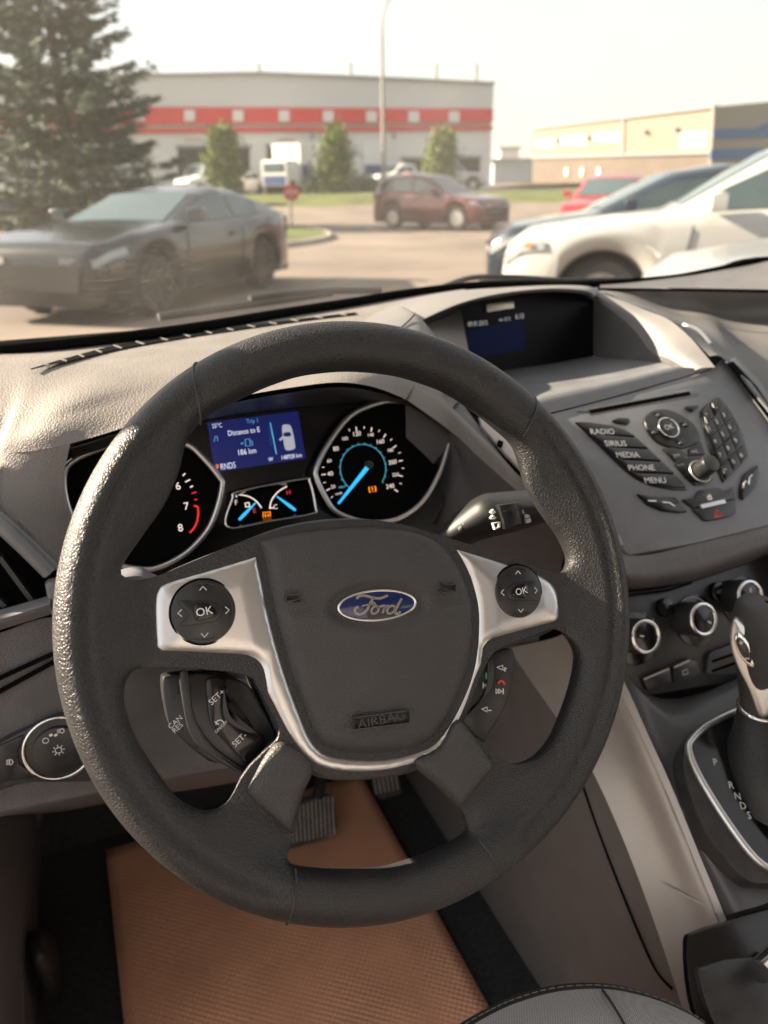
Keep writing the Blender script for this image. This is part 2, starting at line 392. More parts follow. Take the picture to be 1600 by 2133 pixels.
# hub back shell
sdf_plate('hub_shell', FW, catmull(FW.pts([(500,1128),(640,1082),(800,1080),(940,1130),(1120,1180),(1172,1215),(1176,1305),(1040,1362),(1010,1420),(990,1480),(930,1570),(850,1620),(700,1632),(630,1605),(590,1550),(545,1450),(510,1408),(330,1392),(308,1370),(305,1240),(330,1200)], -0.010), 4, True), [],
          lambda V, d: -0.020 + 0.010 * edge_round(d, 0.010), lambda V, d: np.full(len(V), -0.055), M_PAD, wheel, step=0.003, grid=0.006, mid=-0.034, rings=(0.0008, 0.002, 0.0045, 0.008))
# airbag cover
pad_px = [(541,1122),(640,1100),(760,1092),(860,1102),(925,1132),(962,1185),(984,1250),(988,1310),(980,1385),(958,1450),(920,1520),(884,1552),(800,1572),(705,1568),(662,1545),(632,1480),(600,1390),(572,1290),(556,1210),(543,1150)]
pad_uv = catmull(FW.pts(pad_px, 0.0), 6, True)
ec = FW.px(785, 1261, 0.004); ERX, ERY = 0.0262, 0.0100
def pad_h(V, d):
    h = -0.006 + 0.011 * edge_round(d, 0.010) + 0.006 * np.clip(d / 0.06, 0, 1) ** 0.8
    e = np.hypot((V[:, 0] - ec[0]) / (ERX * 1.38), (V[:, 1] - ec[1]) / (ERY * 1.62)); k = np.clip((1.0 - e) / 0.18, 0, 1)
    h = h - 0.0034 * (k * k * (3 - 2 * k))
    for (a, b, sg) in (((587, 1271), (661, 1270), 1), ((906, 1252), (966, 1247), 1)):   # horn marks
        p, q = FW.px(*a), FW.px(*b); t = np.clip(((V - p) @ (q - p)) / ((q - p) @ (q - p)), 0, 1)
        dd = np.linalg.norm(V - (p + t[:, None] * (q - p)), axis=1); h = h - 0.0013 * np.exp(-(dd / 0.0011) ** 2)
    return h
pad = sdf_plate('airbag_cover', FW, pad_uv, [], pad_h, lambda V, d: np.full(len(V), -0.02), M_PAD, wheel, step=0.002, grid=0.0022, mid=-0.007, rings=(0.0005, 0.0015, 0.003, 0.005, 0.0075))
# silver trim round the pad and out along the two spokes
trim_px = [(537,1152),(440,1180),(345,1208),(322,1228),(316,1260),(319,1340),(326,1374),(400,1380),(480,1388),(522,1402),(548,1440),(592,1525),(628,1578),(672,1606),(740,1615),(830,1606),(905,1575),(945,1530),(975,1470),(1000,1402),(1030,1356),(1080,1334),(1150,1312),(1166,1300),(1169,1262),(1160,1222),(1130,1196),(1080,1178),(1010,1155),(945,1136),(975,1190),(996,1250),(1000,1310)]
trim_out = [(540,1150),(440,1180),(345,1208),(322,1228),(316,1260),(319,1340),(326,1374),(400,1380),(480,1388),(522,1402),(548,1440),(592,1525),(628,1578),(672,1606),(740,1615),(830,1606),(905,1575),(945,1530),(975,1470),(1000,1402),(1030,1356),(1080,1334),(1150,1312),(1166,1300),(1169,1262),(1160,1222),(1130,1196),(1080,1178),(1010,1155),(938,1134)]
to = catmull(FW.pts(trim_out, 0.0), 5, False)
inn = [np.asarray(p) for p in FW.pts([(930,1138),(964,1187),(986,1252),(990,1312),(982,1387),(960,1452),(922,1522),(886,1555),(800,1575),(705,1571),(659,1547),(629,1482),(597,1392),(569,1292),(553,1212),(542,1160)], 0.0)]
pb = np.array(inset(np.array(ccw(pad_uv)), -0.0011))[::-1]   # runs clockwise beside the pad
i0 = int(np.argmin(np.linalg.norm(pb - np.asarray(inn[0]), axis=1))); i1 = int(np.argmin(np.linalg.norm(pb - np.asarray(inn[-1]), axis=1)))
seq = [pb[(i0 + k) % len(pb)] for k in range((i1 - i0) % len(pb) + 1)]
tpoly = list(to) + seq
def trim_h(V, d):
    # rounded edge, with the lower flank of each spoke folding back
    h = -0.0075 + 0.0085 * edge_round(d, 0.004) + 0.002 * np.clip(d / 0.015, 0, 1)
    for (a, b, c) in (((330, 1345), (520, 1352), 1), ((1030, 1318), (1160, 1285), 1)):
        p, q = FW.px(*a), FW.px(*b); t = (q - p) / np.linalg.norm(q - p); n_ = np.array([-t[1], t[0]])
        s = (V - p) @ n_; al = ((V - p) @ t) / np.linalg.norm(q - p)
        wgt = np.clip((al + 0.3) / 0.25, 0, 1) * np.clip((1.25 - al) / 0.3, 0, 1)
        h = h - wgt * np.clip(-s, 0, 0.02) * 0.55
    return h
trim = sdf_plate('spoke_trim', FW, tpoly, [], trim_h, lambda V, d: np.full(len(V), -0.02), M_SATIN, wheel, step=0.0015, grid=0.0022, mid=-0.009, rings=(0.0004, 0.0012, 0.0026))
# badge: blue oval, bright rim, script letters
M_BADGE = mat('badge_blue', (0.006, 0.022, 0.115), 0.18, 0.1, coat=0.6)
M_LETTER = mat('badge_letters', (0.72, 0.66, 0.60), 0.22, 0.9)
EF = Frame(FW.o, FW.n, R(-8.2 + 0.5))
eu = EF.px(785, 1261, 0.006)
badge = prism('badge', EF, circle(eu, ERX - 0.0013, 64, ERY - 0.0013), 0.001, 0.0072, M_BADGE, wheel, 0.0010)
g = Geo()
for rr, zz in ((0.0, 0.0076), (0.0013, 0.0076)): pass
tube('badge_rim', [EF.to(p, 0.0074) for p in circle(eu, ERX - 0.0008, 64, ERY - 0.0008)], 0.0009, M_CHROME, badge, 8, True)
LS = lambda pts: EF.pts([(480 + x / 2.105, 1080 + y / 2.105) for x, y in pts], 0.0078)
sg = Geo()
for pts, wd in (([(553,352),(565,340),(590,338),(620,346),(655,350),(690,337)], .0016), ([(628,346),(612,372),(600,398),(584,414),(562,420),(546,410),(548,394),(562,388)], .0016), ([(577,384),(600,378),(630,376)], .0010),
                ([(650,389),(636,384),(622,394),(618,410),(628,418),(644,410),(650,396),(644,386)], .0014), ([(620,374),(626,366),(634,372),(640,388)], .0008), ([(646,390),(664,384),(678,384),(672,400),(668,416)], .0015), ([(672,398),(684,384),(696,384)], .0013),
                ([(722,388),(708,382),(692,392),(686,408),(696,418),(712,410),(722,394)], .0014), ([(750,350),(738,374),(724,402),(722,414),(732,418),(746,408)], .0016)):
    uv = catmull(LS(pts), 5); stroke_geo(EF, uv, wd, 0.0068, 0.0081, sg)
sg.build('badge_lettering', M_LETTER, badge, 40)
# embossed AIRBAG frame and letters, horn symbols
AF = Frame(FW.o, FW.n, R(-8.2 + 4.5))
pg = Geo(); pstroke(AF, [(738,1495),(853,1480),(854,1506),(738,1520)], 0.0006, 0.006, 0.0118, pg, True); pg.build('airbag_frame', M_PAD, pad)
ac = AF.px(796, 1500, 0.012); text('AIRBAG', AF, ac, 0.0078, 0.0113, M_PAD, pad, R(0), 'airbag_lettering', 0.0003, squeeze=1.15)
for ox, oy, s in ((613, 1245, 1), (935, 1224, -1)):
    pg = Geo()
    for pts in ([(-16, -8), (-16, 8)], [(-14, 8), (-2, 6), (12, 2), (16, 8), (12, 10), (2, 10)], [(-14, -7), (0, -6), (14, -9)]):
        pstroke(FW, [(ox + s * a, oy + b) for a, b in pts], 0.0007, 0.004, 0.0109, pg)
    pg.build('horn_symbol', M_PAD, pad)
# round pads with the OK keys
def ok_pad(cx, cy, rad, sgn):
    c = FW.px(cx, cy, 0.003)
    base = prism('button_pad', FW, circle(c, rad, 56), -0.006, 0.0042, M_BTN, wheel, 0.0012)
    tube('pad_gap', [FW.to(p, 0.0022) for p in circle(c, rad + 0.0004, 56)], 0.0007, M_DEEP, base, 6, True)
    k = rad / 0.0185
    sh = lambda pts: [c + np.array([sgn * x, y]) * k for x, y in pts]
    prism('rocker', FW, catmull(sh([(-0.0145, 0.0068), (0.001, 0.0062), (0.0075, 0.0042), (0.0105, 0.0002), (0.0088, -0.0046), (0.004, -0.0062), (-0.0135, -0.0072), (-0.0085, -0.001)]), 3, True), 0.003, 0.0052, M_BTN, base, 0.0009)
    okb = prism('ok_button', FW, catmull(sh([(-0.0050, 0.0048), (0.0020, 0.0046), (0.0060, 0.0012), (0.0066, -0.0030), (-0.0035, -0.0050), (-0.0058, -0.0012)]), 3, True), 0.004, 0.0070, M_GLOSS, base, 0.0010)
    text('OK', FW, c, 0.0066 * k, 0.0072, M_WHITE, okb, R(8), 'key_lettering')
    ag = Geo()
    for a in (0, 90, 180, 270):
        ca, sa = math.cos(R(a)), math.sin(R(a)); q = c + np.array([ca, sa]) * 0.0135 * k
        tri = [q + np.array([ca * x - sa * y, sa * x + ca * y]) * k for x, y in ((-0.0012, 0.0020), (0.0011, 0), (-0.0012, -0.0020))]
        stroke_geo(FW, tri, 0.00045, 0.004, 0.0046, ag)
    ag.build('arrow_marks', M_WHITE, base)
    rg = Geo()
    for a in (90, 270, 0 if sgn > 0 else 180):
        arc = [c + 0.0163 * k * np.array([math.cos(R(a + t)), math.sin(R(a + t))]) for t in range(-22, 23, 4)]
        stroke_geo(FW, arc, 0.0006, 0.0038, 0.0048, rg)
    rg.build('pad_ridges', M_BTN, base)
ok_pad(424, 1274, 0.0186, 1); ok_pad(1080, 1232, 0.0176, -1)
# cruise keys behind the left spoke
FC = Frame(FW.to((0, 0), -0.020), FW.n, R(-8.2))
mod = pprism('cruise_switch', FC, [(338,1420),(352,1406),(420,1402),(480,1412),(520,1430),(545,1470),(575,1535),(555,1575),(530,1605),(505,1612),(470,1592),(440,1588),(400,1560),(358,1520),(344,1475)], -0.02, 0.0, M_BTN, wheel, 0.002, 4)
pprism('key_bevel', FC, [(375,1402),(392,1400),(398,1450),(410,1505),(450,1560),(512,1606),(500,1612),(440,1575),(396,1530),(378,1450)], 0.0, 0.0035, M_SATIN if False else M_BLK, mod, 0.0015, 4)
pprism('key_panel', FC, [(432,1415),(470,1416),(466,1460),(478,1500),(545,1530),(548,1560),(520,1592),(470,1548),(440,1510),(432,1460)], 0.0, 0.003, M_GLOSS, mod, 0.001, 4)
pprism('key_ridge', FC, [(470,1420),(474,1460),(490,1500),(545,1532),(500,1520),(470,1500),(464,1470)], 0.002, 0.0065, M_BTN, mod, 0.001, 3)
for s_, (x, y), sz in (('SET+', (452, 1452), 0.0052), ('SET-', (499, 1541), 0.0052), ('CAN', (366, 1506), 0.0044), ('RES', (371, 1518), 0.0044), ('ON/OFF', (461, 1514), 0.0026)):
    text(s_, FC, FC.px(x, y, 0.0034), sz, 0.0036 if x > 400 else 0.0004, M_WHITE, mod, R(38), 'key_lettering')
ig = Geo(); pstroke(FC, [(450,1510),(452,1503),(460,1500),(467,1506)], 0.0006, 0.002, 0.0038, ig, curve=3); pstroke(FC, [(447,1503),(456,1509)], 0.0006, 0.002, 0.0038, ig); ig.build('cruise_symbol', M_WHITE, mod)
# phone and volume keys behind the right spoke
FP = Frame(FW.to((0, 0), -0.016), FW.n, R(-8.2))
modr = pprism('audio_switch', FP, [(1010,1372),(1070,1352),(1068,1420),(1050,1480),(1020,1525),(1006,1548),(962,1502),(968,1478),(990,1420)], -0.02, 0.0, M_BTN, wheel, 0.0015, 3)
pprism('key_fold', FP, [(1016,1380),(1028,1378),(1026,1430),(985,1480),(970,1490),(1005,1452),(1016,1415)], 0.0, 0.002, M_BLK, modr, 0.0008, 3)
ig = Geo()
pstroke(FP, [(1036,1390),(1048,1386),(1048,1396),(1036,1390)], 0.0006, 0, 0.0012, ig); pstroke(FP, [(1049,1396),(1056,1392)], 0.0006, 0, 0.0012, ig); pstroke(FP, [(1052,1390),(1053,1399)], 0.0006, 0, 0.0012, ig)
pstroke(FP, [(1004,1477),(1016,1473),(1015,1483),(1004,1477)], 0.0006, 0, 0.0012, ig); pstroke(FP, [(1017,1480),(1024,1480)], 0.0006, 0, 0.0012, ig)
for dx, dy, s in ((1013, 1428, 1), (1043, 1440, -1)):
    for k in (0, 6): pstroke(FP, [(dx + s * (k - 3), dy), (dx + s * (k + 3), dy - 5), (dx + s * (k + 3), dy + 5), (dx + s * (k - 3), dy)], 0.0006, 0, 0.0012, ig)
    pstroke(FP, [(dx - s * 6, dy - 6), (dx - s * 6, dy + 6)], 0.0006, 0, 0.0012, ig)
ig.build('media_symbols', M_WHITE, modr)
M_GRN = mat('green_print', (0.02, 0.42, 0.22), 0.5); M_REDP = mat('red_print', (0.70, 0.06, 0.04), 0.5)
ig = Geo(); pstroke(FP, [(1015,1401),(1013,1408),(1016,1414),(1021,1416)], 0.0015, 0, 0.0012, ig, curve=3); ig.build('call_symbol', M_GRN, modr)
ig = Geo(); pstroke(FP, [(1038,1424),(1042,1419),(1048,1420),(1052,1426)], 0.0015, 0, 0.0012, ig, curve=3); ig.build('hang_up_symbol', M_REDP, modr)
# ================================================================== DASHBOARD
dash = empty('dashboard', (0.39, 0.4, -0.3), 'grey grained dashboard with dials, radio keys and raised centre screen under the windscreen', 'dashboard')
T = lambda *p: np.array(p, float)
ZT = 0.112
# top, driver's side: from the glass over the instrument hood down to its lip
c_glass = [T(-.50, .36, .118), Q(-90, 716, Z=.105), Q(60, 715, Z=.105), Q(250, 698, Z=.105), Q(420, 675, Z=.105), Q(600, 645, Z=.105), Q(735, 624, Z=.105), Q(850, 605, Z=.105), Q(980, 590, Z=.105)]
c_def = [T(-.50, .36, .108), Q(-90, 768, Z=.106), Q(90, 757, Z=.107), Q(250, 722, Z=.107), Q(420, 694, Z=.107), Q(600, 668, Z=.107), Q(735, 652, Z=.107), Q(850, 640, Z=.107), Q(960, 630, Z=.107)]
c_mid = [T(-.50, .335, .095), Q(-90, 850, Y=.29), Q(60, 830, Y=.275), Q(190, 800, Y=.268), Q(385, 757, Y=.292), Q(590, 738, Y=.292), Q(740, 728, Y=.292), Q(860, 740, Y=.305), Q(985, 800, Y=.30)]
c_crest = [T(-.50, .32, .078), Q(-90, 905, Y=.275), Q(20, 905, Y=.254), Q(150, 868, Y=.236), Q(400, 800, Y=.240), Q(600, 784, Y=.228), Q(745, 771, Y=.230), Q(850, 784, Y=.242), Q(945, 845, Y=.255)]
c_lip = [T(-.50, .31, .055), Q(-90, 950, Y=.268), Q(10, 945, Y=.246), Q(146, 924, Y=.226), Q(400, 848, Y=.206), Q(600, 808, Y=.195), Q(735, 798, Y=.198), Q(845, 832, Y=.222), Q(938, 896, Y=.236)]
loft('dash_top', [c_glass, c_def, c_mid, c_crest, c_lip], M_DASH, dash, 8, 7)
# underside of the hood running back to the dials
lip_in = [p + T(0, 0.0, -0.004) for p in c_lip[3:]]
back_in = [Q(150, 955, Y=.255), Q(400, 880, Y=.275), Q(600, 850, Y=.28), Q(735, 840, Y=.28), Q(850, 845, Y=.268), Q(935, 905, Y=.262)]
loft('hood_underside', [lip_in, [(a + b) / 2 + T(0, 0, .004) for a, b in zip(lip_in, back_in)], back_in], M_BLK, dash, 8, 4)
# soft panel left of the dials, down to the vent
loft('side_panel', [[c_lip[0], c_lip[1], c_lip[2], c_lip[3]],
                    [T(-.48, .30, .02), Q(-90, 1000, Y=.255), Q(20, 1000, Y=.232), Q(134, 1000, Y=.229)],
                    [T(-.46, .295, .01), Q(-80, 1030, Y=.243), Q(20, 1075, Y=.213), Q(146, 1075, Y=.226)],
                    [T(-.44, .29, .0), Q(-60, 1050, Y=.232), Q(70, 1140, Y=.200), Q(185, 1140, Y=.228)],
                    [T(-.43, .285, -.01), Q(-40, 1060, Y=.224), Q(128, 1198, Y=.192), Q(235, 1200, Y=.234)]], M_DASH, dash, 7, 6)
# soft ridge right of the dials and the shaded face under it
rid_a = [Q(872, 790, Y=.262), Q(912, 822, Y=.252), Q(1000, 905, Y=.228), Q(1060, 965, Y=.212), Q(1115, 1022, Y=.197), Q(1200, 1115, Y=.17)]
rid_b = [Q(850, 834, Y=.22), Q(939, 898, Y=.232), Q(990, 945, Y=.215), Q(1040, 990, Y=.203), Q(1088, 1034, Y=.190), Q(1180, 1130, Y=.165)]
rid_m = [(a + b) / 2 + T(0, -.004, .005) for a, b in zip(rid_a, rid_b)]
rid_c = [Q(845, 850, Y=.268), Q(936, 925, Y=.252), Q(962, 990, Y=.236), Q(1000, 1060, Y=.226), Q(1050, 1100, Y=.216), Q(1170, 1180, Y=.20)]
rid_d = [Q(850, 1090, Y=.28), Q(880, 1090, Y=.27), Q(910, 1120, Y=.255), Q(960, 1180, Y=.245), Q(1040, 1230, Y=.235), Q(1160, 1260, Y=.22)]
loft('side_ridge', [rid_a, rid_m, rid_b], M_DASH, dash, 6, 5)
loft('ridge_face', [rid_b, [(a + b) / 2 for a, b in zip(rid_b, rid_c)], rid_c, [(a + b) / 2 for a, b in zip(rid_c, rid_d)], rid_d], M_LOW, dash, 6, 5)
# defroster slot with its bars
sl_a = [Q(62, 768, Z=.1083), Q(150, 742, Z=.1083), Q(250, 717, Z=.1083), Q(380, 697, Z=.1083), Q(500, 680, Z=.1083), Q(620, 664, Z=.1083), Q(742, 650, Z=.1083)]
sl_b = [Q(66, 770, Z=.1083), Q(150, 750, Z=.1083), Q(252, 726, Z=.1083), Q(380, 704, Z=.1083), Q(500, 686, Z=.1083), Q(620, 669, Z=.1083), Q(742, 654, Z=.1083)]
slot = loft('defroster_slot', [sl_a, sl_b], M_DEEP, dash, 6, 1)
sa, sb = catmull(sl_a, 8), catmull(sl_b, 8); up = T(0, 0, .0008)
for k in range(3, len(sa) - 1, 3):
    a, b = sa[k] + up, sb[min(k + 1, len(sb) - 1)] + up; dx = (sa[k + 1] - sa[k]) * 0.22 if k + 1 < len(sa) else T(.004, 0, 0)
    mesh('slot_bar', [a, a + dx, b + dx, b, a - 2 * up, a + dx - 2 * up, b + dx - 2 * up, b - 2 * up], [(0, 1, 2, 3), (4, 5, 1, 0), (7, 6, 2, 3), (5, 6, 2, 1), (4, 7, 3, 0)], M_DASHF, slot)
# trim between slot and glass, dark glass seal
g1 = [Q(-90, 722, Z=.113), Q(60, 722, Z=.113), Q(250, 703, Z=.113), Q(420, 680, Z=.113), Q(600, 650, Z=.113), Q(735, 629, Z=.113), Q(850, 610, Z=.113), Q(980, 595, Z=.113), Q(1110, 590, Z=.113), Q(1250, 590, Z=.113), Q(1400, 580, Z=.113), Q(1500, 562, Z=.122), Q(1620, 540, Z=.135), T(1.22, .43, .125)]
tube('glass_seal', catmull([p + T(0, .006, -.001) for p in g1], 6), 0.0055, M_DEEP, dash, 8)
# ---------------------------------------------------------------- instrument cluster
FCL = Frame((0, 0.25, 0), tilt(20))
clus = pprism('instrument_cluster', FCL, [(118,960),(200,905),(400,850),(600,825),(760,815),(860,832),(950,890),(950,960),(920,1060),(860,1120),(700,1140),(480,1150),(330,1210),(230,1200),(150,1110),(120,1030)], -0.04, -0.016, M_GLOSS, dash, 0, 3)
ringL = [(133,1000),(150,962),(220,930),(300,908),(385,924),(420,950),(458,995),(463,1012),(452,1060),(432,1105),(390,1150),(335,1180),(295,1185),(235,1172),(180,1130),(145,1065)]
ringR = [(798,837),(735,862),(690,915),(660,972),(660,998),(680,1040),(698,1064),(735,1081),(775,1088),(830,1080),(880,1045),(915,985),(937,918),(939,892),(922,862),(880,842),(838,836)]
gaug = [(474,1098),(484,1040),(500,1023),(630,998),(645,1004),(657,1056),(650,1070),(560,1086)]
for px_, r_, nm in ((ringL, 0.0026, 'dial_bezel'), (ringR, 0.0026, 'dial_bezel'), (gaug, 0.0011, 'gauge_bezel')):
    uv = catmull(FCL.pts(px_, 0.0), 6, True); tube(nm, [FCL.to(p, 0.0) for p in uv], r_, M_SATIN if nm == 'dial_bezel' else M_CHROME, clus, 8, True)
    rim_in = [FCL.to(p, -0.001) for p in uv]; rim_bk = [FCL.to(p, -0.0158) for p in inset(np.array(ccw(uv)), 0.004)]
    uvc = ccw(uv); n_ = len(uvc)
    mesh('dial_well', [FCL.to(p, -0.001) for p in uvc] + rim_bk, [(i, (i + 1) % n_, n_ + (i + 1) % n_, n_ + i) for i in range(n_)], M_GLOSS, clus, 60)
D0 = -0.0145
M_SCR = mat('screen_blue', (0.004, 0.008, 0.075), 0.25, emit=0.15)
M_SCR2 = mat('screen_blue_dim', (0.005, 0.02, 0.11), 0.25, emit=0.16)
scr = pprism('information_screen', FCL, [(432,880),(621,856),(637,955),(447,984)], -0.017, -0.0148, M_SCR, clus, 0, d=D0)
tx = lambda s_, x, y, sz, mt_, par, sq=0.8, rot=0, al='CENTER', d=D0: text(s_, FCL, FCL.px(x, y, d), sz, d + 0.0003, mt_, par, R(rot), 'screen_lettering', align=al, squeeze=sq)
tx('25°C', 452, 887, .0055, M_SCRW, scr); tx('Trip 1', 526, 877, .0058, M_SCRB, scr); tx('Distance to E', 508, 899, .0068, M_SCRW, scr, .80); tx('186 km', 514, 941, .0072, M_SCRW, scr, .82)
tx('148928 km', 607, 951, .0058, M_SCRW, scr, .78); tx('W', 564, 957, .0056, M_SCRW, scr); tx('P', 453, 975, .0086, M_AMB, scr, .7); tx('RNDS', 475, 971, .0080, M_SCRW, scr, .68)
ig = Geo(); pstroke(FCL, [(563,880),(576,946)], .0010, -.0148, -.0143, ig); ig.build('scroll_line', M_CYAN, scr)
ig = Geo(); pstroke(FCL, [(561,886),(565,930)], .0026, -.0148, -.0144, ig); ig.build('scroll_bar', M_SCR2, scr)
ig = Geo()
pstroke(FCL, [(511,915),(520,914),(522,928),(512,929)], .0009, -.0148, -.0143, ig, True); pstroke(FCL, [(523,917),(526,921),(526,928)], .0007, -.0148, -.0143, ig); pstroke(FCL, [(502,924),(507,923)], .0014, -.0148, -.0143, ig); ig.build('fuel_symbol', M_SCRB, scr)
for yy in (914, 934, 952):
    ig = Geo(); pstroke(FCL, [(446,yy+6),(449,yy-6)], .0007, -.0148, -.0143, ig); pstroke(FCL, [(452,yy-6),(454,yy+5)], .0007, -.0148, -.0143, ig); ig.build('lane_symbol', M_SCR2 if yy > 920 else M_SCRB, scr)
M_CARI = mat('screen_car_grey', (0.55, 0.58, 0.66), 0.5, emit=0.07)
ci = pprism('car_symbol', FCL, [(588,888),(597,884),(606,888),(611,905),(615,930),(611,936),(600,938),(594,934),(590,915)], -.0148, -.0144, M_CARI, scr, 0, 4, d=D0)
pprism('car_symbol_glass', FCL, [(591,902),(603,900),(606,908),(592,909)], -.0144, -.0141, M_SCR, ci, 0, 2, d=D0)
ig = Geo(); pstroke(FCL, [(591,909),(583,917)], .0020, -.0148, -.0142, ig); ig.build('open_door_symbol', M_CARI, scr)
# speedometer
spd = pprism('speedometer', FCL, ringR, -0.0160, -0.0150, M_DEEP, clus, 0, 5)
for s_, x, y, b in (('20',694,1014,0),('40',688,987,1),('60',686,960,0),('80',700,935,1),('100',718,914,0),('120',743,904,1),('140',772,906,0),('160',792,920,1),('180',813,938,0),('200',818,963,1),('220',824,989,0),('240',813,1013,1)):
    text(s_, FCL, FCL.px(x, y, D0), .0060 if b else .0046, D0, M_LIT, spd, 0, 'dial_number')
text('MPH', FCL, FCL.px(712, 1015, D0), .0032, D0, M_CYAN, spd, 0, 'dial_lettering'); text('km/h', FCL, FCL.px(706, 1028, D0), .0034, D0, M_LIT, spd, 0, 'dial_lettering')
pc = FCL.px(757, 976, D0); r1 = np.linalg.norm(FCL.px(804, 976, D0) - pc)
ig = Geo(); stroke_geo(FCL, [pc + r1 * np.array([math.cos(R(a)), math.sin(R(a))]) for a in range(-42, 232, 6)], .0005, D0 - .0005, D0, ig)
for a in range(-42, 232, 15): stroke_geo(FCL, [pc + k * r1 * np.array([math.cos(R(a)), math.sin(R(a))]) for k in (1.0, 1.07)], .0005, D0 - .0005, D0, ig)
ig.build('inner_scale', M_CYAN, spd)
tk = [(670,989),(674,1006),(680,1022),(690,1037),(671,973),(742,889),(759,888),(775,890),(791,895),(804,904),(817,914),(826,928),(835,942),(839,959),(842,975),(839,992),(837,1008),(829,1024),(727,893)]
for k, (x, y) in enumerate(tk):
    p = FCL.px(x, y, D0); q = pc - p; q /= np.linalg.norm(q); ln = .0042 if k in (0, 2, 5, 7, 9, 11, 13, 15, 17) else .0024
    stroke_geo(FCL, [p, p + q * ln], .0009 if ln > .003 else .0006, D0 - .0005, D0).build('scale_tick', M_LIT, spd)
nd = FCL.px(769, 969, D0 + .004); nt_ = FCL.px(705, 1049, D0 + .004)
stroke_geo(FCL, [nd, nt_ * .5 + nd * .5, nt_], [.0042, .0030, .0018], D0 + .003, D0 + .005).build('needle', M_BLUE, spd)
prism('needle_hub', FCL, circle(FCL.px(770, 968, D0 + .005), .0038, 24), D0, D0 + .0062, M_BLK, spd, .0008)
wc = FCL.px(776, 1019, D0); ig = Geo()
for sg in (-1, 1): stroke_geo(FCL, [wc + np.array([sg * (.0022 + .0012 * math.sin(t)), .0030 * math.cos(t)]) for t in np.linspace(.35, 2.8, 9)], .0010, D0 - .0004, D0 + .0002, ig)
stroke_geo(FCL, [wc + np.array([0, .0026]), wc + np.array([0, -.0010])], .0009, D0 - .0004, D0 + .0002, ig); stroke_geo(FCL, [wc + np.array([0, -.0018]), wc + np.array([0, -.0026])], .0009, D0 - .0004, D0 + .0002, ig)
ig.build('tyre_warning_lamp', M_AMB, spd)
# rev counter
rev = pprism('rev_counter', FCL, ringL, -0.0160, -0.0150, M_DEEP, clus, 0, 5)
for s_, x, y in (('6', 371, 1013), ('7', 388, 1055), ('8', 376, 1100), ('5', 340, 985), ('4', 300, 975), ('3', 262, 985), ('2', 228, 1015), ('1', 212, 1055)): text(s_, FCL, FCL.px(x, y, D0), .0094, D0, M_LIT, rev, 0, 'dial_number')
for x1, y1, x2, y2, mt_ in ((381,991,386,986,M_LIT),(386,1004,396,999,M_LIT),(396,1015,402,1012,M_LIT),(399,1028,409,1025,M_RED),(405,1041,411,1040,M_RED)):
    pstroke(FCL, [(x1, y1), (x2, y2)], .0011, D0 - .0005, D0).build('scale_tick', mt_, rev)
ig = Geo(); pstroke(FCL, [(404,1054),(412,1056),(413,1072),(410,1088),(404,1100),(395,1110)], .0016, D0 - .0005, D0, ig, curve=4); ig.build('red_zone', M_RED, rev)
# fuel and temperature
gau = pprism('fuel_and_heat_gauge', FCL, gaug, -0.0160, -0.0150, M_DEEP, clus, 0, 4)
ig = Geo(); pstroke(FCL, [(491,1030),(515,1033),(533,1043),(545,1058)], .0011, D0 - .0005, D0, ig, curve=5); pstroke(FCL, [(562,1060),(566,1042),(580,1024),(598,1013)], .0011, D0 - .0005, D0, ig, curve=5)
pstroke(FCL, [(492,1029),(493,1036)], .0010, D0 - .0005, D0, ig); pstroke(FCL, [(562,1058),(571,1058)], .0010, D0 - .0005, D0, ig); ig.build('gauge_arcs', M_LIT, gau)
for s_, x, y, mt_ in (('F', 492, 1047, M_LIT), ('C', 574, 1056, M_LIT), ('E', 530, 1064, M_RED), ('H', 601, 1026, M_RED)): text(s_, FCL, FCL.px(x, y, D0), .0062, D0, mt_, gau, 0, 'gauge_letter')
for a, b in (((533, 1047), (498, 1083)), ((577, 1034), (616, 1063))):
    p, q = FCL.px(*a, D0 + .003), FCL.px(*b, D0 + .003); stroke_geo(FCL, [p, p * .3 + q * .7, q], [.0010, .0030, .0022], D0 + .002, D0 + .0035).build('needle', M_BLUE, gau)
ig = Geo(); pstroke(FCL, [(548,1068),(563,1066),(564,1080),(549,1082)], .0010, D0 - .0005, D0 + .0002, ig, True); pstroke(FCL, [(553,1071),(554,1079)], .0012, D0 - .0005, D0 + .0002, ig); pstroke(FCL, [(559,1070),(560,1078)], .0012, D0 - .0005, D0 + .0002, ig); ig.build('amber_warning_lamp', M_AMB, gau)
ig = Geo(); pstroke(FCL, [(511,1048),(519,1047),(520,1055),(512,1056)], .0012, D0 - .0005, D0, ig, True); ig.build('fuel_symbol', M_LIT, gau)
# steering column shroud
sh_rows = []
for yv, zc, hw, hh in ((0.045, -0.040, .045, .045), (0.10, -0.060, .058, .050), (0.18, -0.105, .075, .055), (0.30, -0.17, .09, .07)):
    sh_rows.append([T(.01 + hw * math.copysign(abs(math.cos(a)) ** .6, math.cos(a)), yv, zc + hh * math.copysign(abs(math.sin(a)) ** .6, math.sin(a))) for a in np.linspace(0, 2 * math.pi, 17)])
loft('column_shroud', sh_rows, M_BLK, dash, 3, 5)
loft('cluster_skirt', [[Q(130, 1120, Y=.262), Q(330, 1205, Y=.255), Q(560, 1110, Y=.25), Q(760, 1100, Y=.25), Q(900, 1090, Y=.255), Q(960, 1130, Y=.26)], [Q(130, 1330, Y=.26), Q(330, 1320, Y=.25), Q(560, 1240, Y=.24), Q(760, 1230, Y=.24), Q(900, 1230, Y=.245), Q(960, 1260, Y=.25)]], M_BLK, dash, 5, 3)
